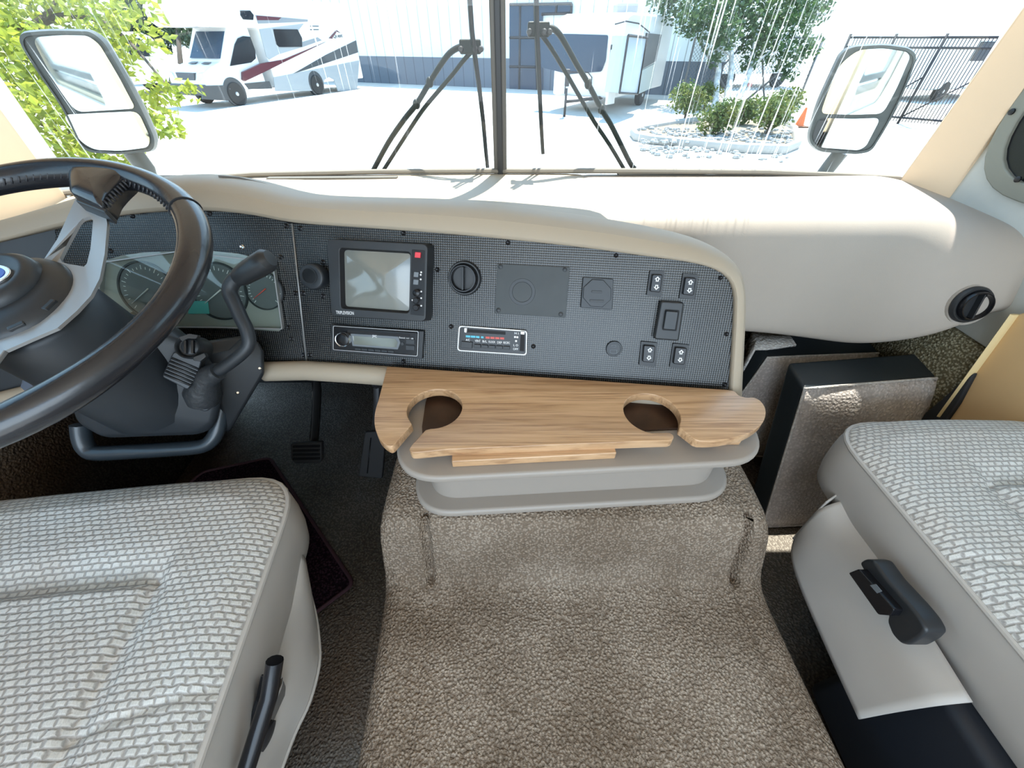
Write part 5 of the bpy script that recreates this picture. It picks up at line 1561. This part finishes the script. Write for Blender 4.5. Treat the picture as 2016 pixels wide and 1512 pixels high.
house = [(l_house, .42), (l_house, 2.28), (-.5, 2.28), (-.72, 2.45), (-.75, 2.8), (-.45, 3.12), (l_house, 3.2), (l_rear, 3.2), (l_rear, .42)]
mb = MB(); mb.prism([lp_(l, h, .04) for l, h in house], -side_n * 2.15)
obj('house_body', mb, WPAINT, rv, bevel=.06, seg=3)
def rvp(name, px, mt, n0=.03, n1=.055, r=.0, parent=None, label=None):
    S = 5.04
    return obj(name, plate(FSd, [(340 + x / S, y / S) for x, y in px], n0, n1, r=r), mt, parent or rv, smooth=False, label=label)
rvp('skirt_panel', [(1000, 770), (1850, 600), (1830, 905), (1640, 905), (1600, 790), (1550, 765), (1505, 790), (1490, 900), (1020, 905)], SILVERB)
rvp('swoosh', [(700, 715), (880, 630), (1100, 590), (1520, 415), (1120, 610), (900, 720), (720, 805), (700, 790)], MAROON, -.05, .062)
rvp('swoosh', [(820, 150), (1340, 195), (1340, 215), (850, 235)], GREYD)
rvp('swoosh', [(830, 155), (1080, 172), (1050, 200), (840, 200)], MAROON, .04, .06)
rvp('swoosh', [(860, 290), (1300, 235), (1250, 300), (1280, 470), (1050, 540), (960, 590), (930, 560)], SILVERB)
rvp('swoosh', [(1200, 730), (1520, 545), (1820, 400), (1840, 520), (1600, 600), (1330, 690)], DKGREY)
rvp('swoosh', [(1280, 420), (1440, 370), (1480, 400), (1280, 470)], GREYD)
rvp('side_window', [(1000, 290), (1240, 292), (1285, 380), (1285, 465), (1060, 467), (1030, 440)], TINT, .04, .075)
rvp('bunk_window', [(675, 105), (770, 105), (805, 150), (800, 198), (705, 192), (678, 150)], TINT, .02, .08)
rvp('door_window', [(575, 655), (620, 440), (650, 380), (700, 358), (770, 365), (820, 500), (825, 580), (780, 620)], TINT, -.08, -.02)
rvp('lower_trim', [(285, 852), (555, 845), (562, 880), (556, 1000), (300, 985)], DKGREY, -.09, -.03)
rvp('lower_trim', [(715, 830), (960, 805), (990, 880), (760, 885)], DKGREY, -.09, -.03)
for l in (0, 4.25):
    obj('wheel_arch', MB().lathe(lp_(l, .42, -.10), side_n, [(.46, 0), (.46, .07 if l == 0 else .155), (.40, .075 if l == 0 else .16)], 28), DKGREY, rv)
text('lettering', 'Quest', FSd, (340 + 1595 / 5.04, 385 / 5.04), .06, 8.0, DKGREY, rv, spx=(340 + 1690 / 5.04, 375 / 5.04), bold=.02)
rvp('roof_mark', [(1550, 380), (1625, 298), (1665, 325), (1630, 315), (1585, 375), (1590, 385)], MAROON, .04, .062)
for y0 in (255, 290): rvp('vent_slot', [(1365, y0), (1450, y0), (1450, y0 + 9), (1368, y0 + 9)], DKGREY, .04, .062)
wheel(rv, lp_(0, .37, -.10), side_n)
wheel(rv, lp_(0, .37, -1.85), side_n)
wheel(rv, lp_(4.25, .37, -.02), side_n)
# cab front: windscreen, grille, headlamp, bumper
FFt = Frame(lp_(-1.06, 0, -.06), -side_n, (0, 0, 1))
if FFt.N.dot(-ad_) < 0: FFt = Frame(FFt.O, side_n, (0, 0, 1))
w0, w1_ = (-.02, 1.43), (.60, 2.18)
mb = MB(); mb.prism([lp_(w0[0], w0[1], -.12) - ad_ * .05, lp_(w0[0], w0[1], -1.70) - ad_ * .05, lp_(w1_[0], w1_[1], -1.62) - ad_ * .05, lp_(w1_[0], w1_[1], -.16) - ad_ * .05], ad_ * .06)
obj('windscreen', mb, TINTB, rv, smooth=False)
mb = MB(); mb.prism([lp_(-1.12, .84, -.50), lp_(-1.12, .84, -1.35), lp_(-1.08, 1.05, -1.40), lp_(-1.08, 1.05, -.42)], ad_ * .1)
obj('grille', mb, DKGREY, rv, smooth=False)
for s_ in (-.55, -1.25):
    mb = MB(); mb.prism([lp_(-.42, 1.275, s_ + .18), lp_(-.42, 1.275, s_ - .18), lp_(-.26, 1.318, s_ - .18), lp_(-.26, 1.318, s_ + .18)], (0, 0, .012))
    obj('hood_vent', mb, DKGREY, rv, smooth=False)
for s_ in (-.09, -1.84):
    mb = MB(); mb.hull([lp_(-1.06, .80, s_), lp_(-.70, .95, s_), lp_(-.72, 1.12, s_), lp_(-1.02, 1.05, s_), lp_(-1.09, .82, s_ + (-.3 if s_ > -1 else .3)), lp_(-1.05, 1.03, s_ + (-.2 if s_ > -1 else .2))])
    obj('headlamp', mb, mat('lamp_lens', (.6, .62, .62), .15, coat=.5), rv)
mb = MB(); mb.prism([lp_(-1.16, .38, -.08), lp_(-1.16, .38, -1.92), lp_(-1.16, .72, -1.92), lp_(-1.16, .72, -.08)], ad_ * .25)
obj('bumper', mb, DKGREY, rv, bevel=.05)

# white travel trailer right of the post
T0 = PZ(1205, 226, ZG)
td = Vector((.54, .84, 0)).normalized(); tn = Vector((td.y, -td.x, 0)); tf = -td
FTs = Frame(T0, td, (0, 0, 1))
if FTs.N.dot(tn) < 0: FTs = Frame(T0, -td, (0, 0, 1))
FTf = Frame(T0, -tn, (0, 0, 1))
if FTf.N.dot(tf) < 0: FTf = Frame(T0, tn, (0, 0, 1))
tr = thing('travel_trailer', 'white travel trailer with big dark front window, right of centre post', 'trailer', T0 + td * 2.5 - tn * 1.2)
ts = lambda l, h, n=0: T0 + td * l + Vector((0, 0, h)) + tn * n
LT = 5.4
prof_t = [(0.0, .45), (0.0, 1.0), (0, 2.1), (.06, 2.35), (.22, 2.52), (.6, 2.6), (LT, 2.62), (LT, .45)]
mb = MB(); mb.prism([ts(l, h) for l, h in prof_t], -tn * 2.4)
obj('body', mb, WPAINT, tr, bevel=.08, seg=3)
obj('front_window', plate(FTf, [(1064, 66), (1130, 67), (1197, 69), (1192, 120), (1184, 141), (1120, 146), (1066, 133)], -.03, .03, r=.06), TINTB, tr, smooth=False)
obj('front_hatch', MB().tube([ts(-.04, h, -n) for n, h in ((.9, .55), (.9, 1.0), (1.05, 1.12), (1.75, 1.12), (1.88, 1.0), (1.88, .5))], .018, 6), IRON, tr)
def tsp(name, px, mt, n0=0, n1=.05, r=0): return obj(name, plate(FTs, px, n0, n1, r=r), mt, tr, smooth=False)
C = lambda x, y: (980 + x / 4.32, y / 4.32)
tsp('slide_window', [C(975, 380), C(1105, 310), C(1060, 590), C(945, 630)], TINT)
sl = obj('slide_out', plate(FTs, [C(1110, 300), C(1270, 320), C(1190, 800), C(1035, 790)], 0, .5), mat('sky_grey_panel', (.42, .50, .56), .3, coat=.4), tr, bevel=.02)
tsp('rear_panel', [C(1270, 280), C(1395, 295), C(1345, 520), C(1225, 590)], DKGREY)
tsp('rear_skirt', [C(1225, 600), C(1340, 540), C(1305, 750), C(1195, 800)], mat('pale_panel', (.5, .55, .52), .5))
tsp('hatch', [C(950, 715), C(1012, 702), C(990, 880), C(928, 892)], WPAINT, 0, .07)
obj('door_frame', MB().tube([FTs.pxp(*C(*q), .52) for q in ((1110, 300), (1270, 320), (1190, 800), (1035, 790), (1110, 300))], .035, 4), IRON, tr)
obj('awning_arm', MB().tube([FTs.pxp(*C(*q), .1) for q in ((1000, 205), (1090, 180), (1200, 200), (1290, 275))], .02, 6), IRON, tr)
obj('roof_unit', MB().box(ts(2.2, 2.74, -.9), .35, .35, .14), mat('roof_grey', (.3, .3, .3), .6), tr, bevel=.04)
wheel(tr, ts(3.0, .33, -.1), tn, .33, .2)
mb = MB()
hitch = ts(-1.3, .42, -1.2)
mb.tube([ts(.1, .45, -.5), hitch, ts(.1, .45, -1.9)], .05, 6)
mb.tube([hitch + Vector((0, 0, .35)), hitch + Vector((0, 0, -.42))], .04, 8)
obj('tow_frame', mb, IRON, tr)
jk = MB().box(hitch + Vector((.0, 0, .62)), .07, .07, .22)
obj('jack_head', jk, IRON, tr, bevel=.02)

# distant vehicles
def far_car(name, label, c, ang, L=4.6, W=1.8, Hh=1.5, mt=WPAINT, van=False, group='vehicles parked in the distance'):
    d = Vector((math.cos(ang), math.sin(ang), 0)); s_ = Vector((-d.y, d.x, 0)); c = Vector(c)
    t_ = thing(name, label, 'vehicle', c, group)
    q = lambda l, h, n: c + d * l + s_ * n + Vector((0, 0, h))
    h = L / 2
    if van: pr = [(-h, .4), (-h, .9), (-h * .8, 1.1), (-h * .55, Hh * .93), (-h * .4, Hh), (h * .97, Hh), (h, Hh * .9), (h, .4)]
    else: pr = [(-h, .35), (-h, .8), (-h * .45, .95), (-h * .18, Hh), (h * .45, Hh), (h * .75, 1.0), (h, .95), (h, .35)]
    mb = MB(); mb.prism([q(l, z, -W / 2) for l, z in pr], s_ * W)
    obj('body', mb, mt, t_, bevel=.08, seg=2)
    for sg in (-1, 1):
        wz0, wz1 = Hh * .62, Hh * .9
        for a, b_ in ((-h * .38, -h * .05), (0, h * .42)):
            mb = MB(); mb.prism([q(a, wz0, sg * (W / 2 + .01)), q(b_, wz0, sg * (W / 2 + .01)), q(b_, wz1, sg * (W / 2 + .01)), q(a + .12, wz1, sg * (W / 2 + .01))], s_ * sg * .02)
            obj('side_window', mb, TINT, t_, smooth=False)
        for l in (-h * .62, h * .62): wheel(t_, q(l, .34, sg * (W / 2 - .1)), s_ * sg, .34, .22)
    mb = MB(); mb.prism([q(-h * (.78 if van else .44), 1.12 if van else 1.0, -W * .42), q(-h * (.78 if van else .44), 1.12 if van else 1.0, W * .42), q(-h * (.56 if van else .2), Hh * .93, W * .38), q(-h * (.56 if van else .2), Hh * .93, -W * .38)], -d * .06)
    obj('windscreen', mb, TINT, t_, smooth=False)
    return t_
far_car('white_van', 'white van beyond the gate, in the gap between mirror and pillar', PZ(1842, 192, ZG), math.radians(200), 5.2, 2.0, 2.1, van=True)
far_car('white_van', 'white truck far behind the gate, close to the cream pillar', PZ(1935, 168, ZG), math.radians(215), 5.6, 2.1, 2.3, van=True)
far_car('beige_van', 'small pale van behind the left tree, near its trunk', PZ(262, 186, ZG), math.radians(250), 5.2, 2.0, 2.2, van=True)
# white box trailers behind the chain fence, with a red placard
def boxtrailer(label, a, b_, h, dpt, placard=None, px=None):
    a, b_ = Vector(a), Vector(b_)
    d = (b_ - a).normalized(); n = Vector((-d.y, d.x, 0))
    t_ = thing('box_trailer', label, 'trailer', (a + b_) / 2, 'white box trailers behind the chain-link fence')
    f = Frame(a, d, (0, 0, 1))
    if f.N.y > 0: f = Frame(b_, -d, (0, 0, 1))
    w_ = (b_ - a).length
    obj('box_body', MB().prism([f.p(0, .6, 0), f.p(w_, .6, 0), f.p(w_, h, 0), f.p(0, h, 0)], f.N * -dpt), WPAINT, t_, bevel=.04)
    obj('top_rail', MB().prism([f.p(0, h - .12, .02), f.p(w_, h - .12, .02), f.p(w_, h, .02), f.p(0, h, .02)], f.N * -.03), STEEL, t_, smooth=False)
    for q in (.2, .8): wheel(t_, f.p(w_ * q, .4, -.15), f.N, .4, .25)
    if placard: obj('placard', plate(f, placard, .0, .03), mat('red_placard', (.5, .05, .05), .5), t_, smooth=False)
    return t_
A_ = PZ(1395, 175, ZG); B_ = PZ(1560, 172, ZG)
boxtrailer('long white box trailer behind the chain-link fence, red placard on it', A_, B_, 2.9, 2.4, [(1473, 163), (1481, 163), (1480, 171), (1472, 171)])
# fences
def chainfence(label, a, b_, h, nposts, braces):
    a, b_ = Vector(a), Vector(b_)
    t_ = thing('chain_link_fence', label, 'fence', (a + b_) / 2)
    d = b_ - a
    for k in range(nposts):
        p = a + d * k / (nposts - 1)
        obj('post', MB().tube([p, p + Vector((0, 0, h))], .04, 8), STEEL, t_)
    obj('top_rail', MB().tube([a + Vector((0, 0, h)), b_ + Vector((0, 0, h))], .03, 8), STEEL, t_)
    for k0, k1, up_ in braces:
        p, q = a + d * k0, a + d * k1
        obj('brace', MB().tube([p + Vector((0, 0, h if up_ else .1)), q + Vector((0, 0, .1 if up_ else h))], .03, 6), STEEL, t_)
    # woven wire: crossing diagonal wires
    L = d.length; dn = d.normalized()
    mb = MB()
    st_ = .12
    k = -h
    while k < L:
        for sg in (0, 1):
            x0, x1 = k, k + h
            z0, z1 = (0, h) if sg == 0 else (h, 0)
            c0, c1 = max(0, x0), min(L, x1)
            if c1 <= c0: continue
            zz = lambda x: z0 + (z1 - z0) * (x - x0) / (x1 - x0)
            mb.tube([a + dn * c0 + Vector((0, 0, zz(c0))), a + dn * c1 + Vector((0, 0, zz(c1)))], .007, 3, cap=False)
        k += st_
    obj('wire_mesh', mb, STEEL, t_, smooth=False)
    return t_
chainfence('grey chain-link fence with crossed braces behind the green bushes', PZ(1338, 205, ZG), PZ(1568, 208, ZG), 2.0, 3, [(0.02, .45, True), (.1, .42, False), (.52, .72, True), (.55, .98, False)])
gt = thing('picket_gate', 'tall black iron picket gate with diagonal bars, behind the passenger mirror', 'gate', PZ(1720, 240, ZG))
ga, gb = PZ(1605, 229, ZG), PZ(1860, 252, ZG)
ga.z += .06; gb.z += .06
gd = gb - ga
gh = 1.95
for zr in (.1, gh - .22, gh): obj('rail', MB().tube([ga + Vector((0, 0, zr)), gb + Vector((0, 0, zr))], .028, 6), IRON, gt)
for k in range(46):
    p = ga + gd * (k / 45)
    big_ = k % 15 == 0
    obj('picket', MB().tube([p + Vector((0, 0, 0 if not big_ else -.06)), p + Vector((0, 0, gh + (.0 if not big_ else .08)))], .011 if not big_ else .035, 6), IRON, gt)
for a, b_ in ((0, .33), (.33, .66), (.66, 1)):
    obj('brace', MB().tube([ga + gd * a + Vector((0, 0, .1)), ga + gd * b_ + Vector((0, 0, gh * .55))], .02, 6), IRON, gt)
for k in range(3):
    mbp = plate(Frame(ga + gd * .3, gd, (0, 0, 1)), [(1600 + k * 9, 150), (1607 + k * 9, 150), (1607 + k * 9, 158), (1600 + k * 9, 158)], 0, .02)
# cone
cp = PZ(1572, 250, ZG)
cn = thing('traffic_cone', 'small orange traffic cone standing near the gate', 'traffic cone', cp)
obj('cone_body', MB().lathe(cp + Vector((0, 0, .03)), (0, 0, 1), [(.13, 0), (.11, .05), (.03, .44), (.02, .45)], 20), ORANGE, cn)
obj('cone_base', MB().box(cp + Vector((0, 0, .015)), .20, .20, .02), mat('cone_base_dark', (.12, .06, .03), .7), cn, bevel=.008)
# planter island: kerb, rocks, bushes, trees
kp = [PZ(u, v, ZG) for u, v in ((1245, 268), (1262, 262), (1330, 250), (1420, 240), (1520, 240), (1560, 262), (1566, 292), (1540, 303), (1450, 300), (1350, 290), (1280, 283), (1252, 277))]
pl = thing('planter_island', 'curved concrete kerbed planter bed in front of the fence', 'planter', kp[0].lerp(kp[6], .5))
obj('soil', MB().prism([p for p in kp], (0, 0, .10)), SOIL, pl, smooth=False)
obj('kerb', MB().tube([p + Vector((0, 0, .09)) for p in kp], .10, 8, closed=True, squash=(1.1, .9)), BRICKPLAIN, pl)
mb = MB()
rk = random.Random(3)
for k in range(420):
    u = rk.uniform(1262, 1555); v = rk.uniform(262, 300) + rk.uniform(-3, 20) * (1 if rk.random() < .4 else 0)
    p = PZ(u, v, ZG)
    s_ = rk.uniform(.03, .09)
    mb.ball(p + Vector((0, 0, .10 + s_ * .2)) if v < 292 else p + Vector((0, 0, s_ * .3)), s_, s_ * rk.uniform(.7, 1.2), s_ * .6, 4, 6)
o = obj('river_rocks', mb, ROCK, None, label='grey river rocks scattered around the planter bed', cat='rocks', kind='stuff')

def leaves(rnd, centres, n, size, spread=1.0, shape=6):
    """n small folded leaves scattered in soft clumps; centres = (point, radius)"""
    mb = MB()
    tot = sum(r ** 2 for _, r in centres)
    for c, r in centres:
        k = int(n * r ** 2 / tot)
        for _ in range(k):
            d = Vector((rnd.gauss(0, 1), rnd.gauss(0, 1), rnd.gauss(0, 1)))
            d = d.normalized() * r * rnd.random() ** .45 if d.length > 0 else d
            p = c + Vector((d.x, d.y, d.z * .85))
            s_ = size * rnd.uniform(.6, 1.3)
            a = Vector((rnd.gauss(0, 1), rnd.gauss(0, 1), rnd.gauss(-.3, .8))).normalized()
            b_ = a.cross(Vector((rnd.gauss(0, 1), rnd.gauss(0, 1), rnd.gauss(0, 1)))).normalized()
            n_ = a.cross(b_)
            mb.add([p - a * s_ * .5, p + b_ * s_ * .28 + n_ * s_ * .06, p + a * s_ * .5, p - b_ * s_ * .28 + n_ * s_ * .06], [[0, 1, 2, 3]])
    return mb
def tree(name, label, root, trunk, branches, clumps, nleaf, size, lm, bm_, seed, r0=.12, group=None, cat='tree'):
    rnd = random.Random(seed)
    t_ = thing(name, label, cat, root, group)
    for tr_ in trunk:
        obj('trunk', MB().tube(smoothpath(tr_, 5), [lerpv(r0, r0 * .45, i / (5 * (len(tr_) - 1))) for i in range(5 * (len(tr_) - 1) + 1)], 12), bm_, t_)
    for b_ in branches:
        obj('branch', MB().tube(smoothpath(b_, 4), [lerpv(r0 * .35, r0 * .1, i / (4 * (len(b_) - 1))) for i in range(4 * (len(b_) - 1) + 1)], 8), bm_, t_)
    obj('foliage', leaves(rnd, clumps, nleaf, size), lm, t_, smooth=False, recalc=False)
    return t_
rnd = random.Random(11)
# left tree: close, lime green, leaves fill the left edge
TX = PT(-120, 250, 5.2); TX.z = ZG
cl_ = []
for (u, v, t_, r) in ((20, 20, 5.2, .75), (120, 10, 5.6, .7), (230, 30, 5.4, .62), (60, 120, 5.0, .6), (10, 200, 4.8, .55), (100, 240, 4.8, .50), (60, 300, 4.6, .42),
                      (200, 250, 5.3, .42), (330, 175, 5.4, .24), (380, 180, 5.5, .15), (300, 240, 5.4, .28), (160, 310, 5.0, .36), (240, 300, 5.2, .30), (225, 120, 5.8, .36), (340, 250, 5.3, .18), (310, 205, 5.5, .26), (-60, 100, 5, .8), (150, 150, 5.8, .5), (-60, 260, 4.8, .6)):
    cl_.append((PT(u, v, t_), r))
tree('lime_tree', 'nearest leafy tree with bright lime leaves, outside left of the windscreen', TX,
     [[TX, PT(-120, 150, 5.2), PT(-60, 60, 5.3), PT(20, -60, 5.4)]],
     [[PT(-60, 60, 5.3), PT(60, 50, 5.3), PT(110, 5, 5.4), PT(130, -20, 5.4)], [PT(55, 55, 5.3), PT(140, 30, 5.5), PT(230, 60, 5.5), PT(330, 170, 5.4)], [PT(-120, 150, 5.2), PT(0, 200, 5.0), PT(120, 260, 5.0), PT(240, 280, 5.2)]],
     cl_, 5000, .125, LEAFY, BARK, 5, .14)
# darker trees behind it
for (lbl, pb, pt_, clm, nl, sd_) in (('dark green tree with leaning trunk just left of the motorhome', (332, 170), (285, 20), ((300, 20, 14, 1.5), (345, 45, 14, .8), (265, 60, 14, 1.1), (355, 0, 14.5, 1.0), (310, 80, 14, .7)), 5200, 21),
                                ('thin dark trunked tree beside it, close to the bunk nose', (360, 176), (345, 10), ((350, 10, 16, 1.0), (375, 70, 16, .6), (345, 60, 16, .7)), 1500, 22)):
    root = PZ(pb[0], pb[1], ZG); d_ = root.length / ray(*pb).length
    tt = root.length / ray(*pb).length
    tree('street_tree', lbl, root, [[root, PT((pb[0] + pt_[0]) / 2, (pb[1] + pt_[1]) / 2, tt * .98), PT(pt_[0], pt_[1], tt)]], [], [(PT(u, v, tt * 1.0), r * 1.1) for u, v, t_, r in clm], nl, .26, LEAFD, BARK, sd_, .14, group='dark trees left of the motorhome')
# right tree with pale trunks
root = PZ(1425, 222, ZG); tt = root.length / ray(1425, 222).length
cl_ = [(PT(u, v, tt * k), r) for u, v, k, r in ((1330, -10, 1, 1.0), (1400, 20, .95, 1.0), (1470, 30, 1.0, 1.1), (1540, 40, 1.0, 1.0), (1590, 20, 1.05, .85), (1360, 45, .95, .55), (1420, 70, .95, .7), (1500, 90, 1.0, .75), (1545, 110, 1, .55), (1590, 95, 1, .5), (1555, 145, 1, .3), (1480, 120, 1.0, .38), (1310, -30, 1, .7), (1450, -30, 1, 1.3), (1560, -30, 1, 1.2), (1405, 120, .97, .25))]
tree('pale_trunk_tree', 'leafy green tree with pale trunks behind the planter, right of the trailer', root,
     [[root, PT(1437, 160, tt), PT(1440, 110, tt), PT(1430, 40, tt)], [root + Vector((.3, .1, 0)), PT(1462, 175, tt), PT(1478, 130, tt), PT(1490, 60, tt)], [root + Vector((-.3, .1, 0)), PT(1410, 170, tt), PT(1415, 120, tt), PT(1400, 60, tt)]],
     [[PT(1440, 110, tt), PT(1400, 80, tt), PT(1350, 30, tt)], [PT(1478, 130, tt), PT(1530, 90, tt), PT(1570, 40, tt)]], cl_, 8500, .17, LEAFG, BIRCH, 33, .13)
# bushes
for i, (u, v, r, lbl) in enumerate(((1345, 232, .62, 'leftmost rounded bush of the planter, beside the trailer'), (1400, 262, .50, 'bush in front of the pale tree trunks'), (1450, 240, .45, 'middle bush of the planter, half behind streaks'),
                                    (1505, 262, .55, 'wide bush right of the planter middle'), (1535, 222, .5, 'bush at the right end of the planter by the fence'), (1385, 205, .5, 'ivy-like shrub climbing at the fence foot'))):
    p = PZ(u, v + 12, ZG)
    rn = random.Random(50 + i)
    t_ = thing('garden_bush', lbl, 'bush', p, 'green bushes in the planter bed')
    obj('stem', MB().tube([p, p + Vector((0, 0, r * .8))], .03, 6), BARK, t_)
    obj('foliage', leaves(rn, [(p + Vector((rn.uniform(-.4, .4) * r, rn.uniform(-.4, .4) * r, r * .7 + rn.uniform(0, .5) * r)), r * .75) for _ in range(5)], 1100, .11), LEAFB, t_, smooth=False, recalc=False)
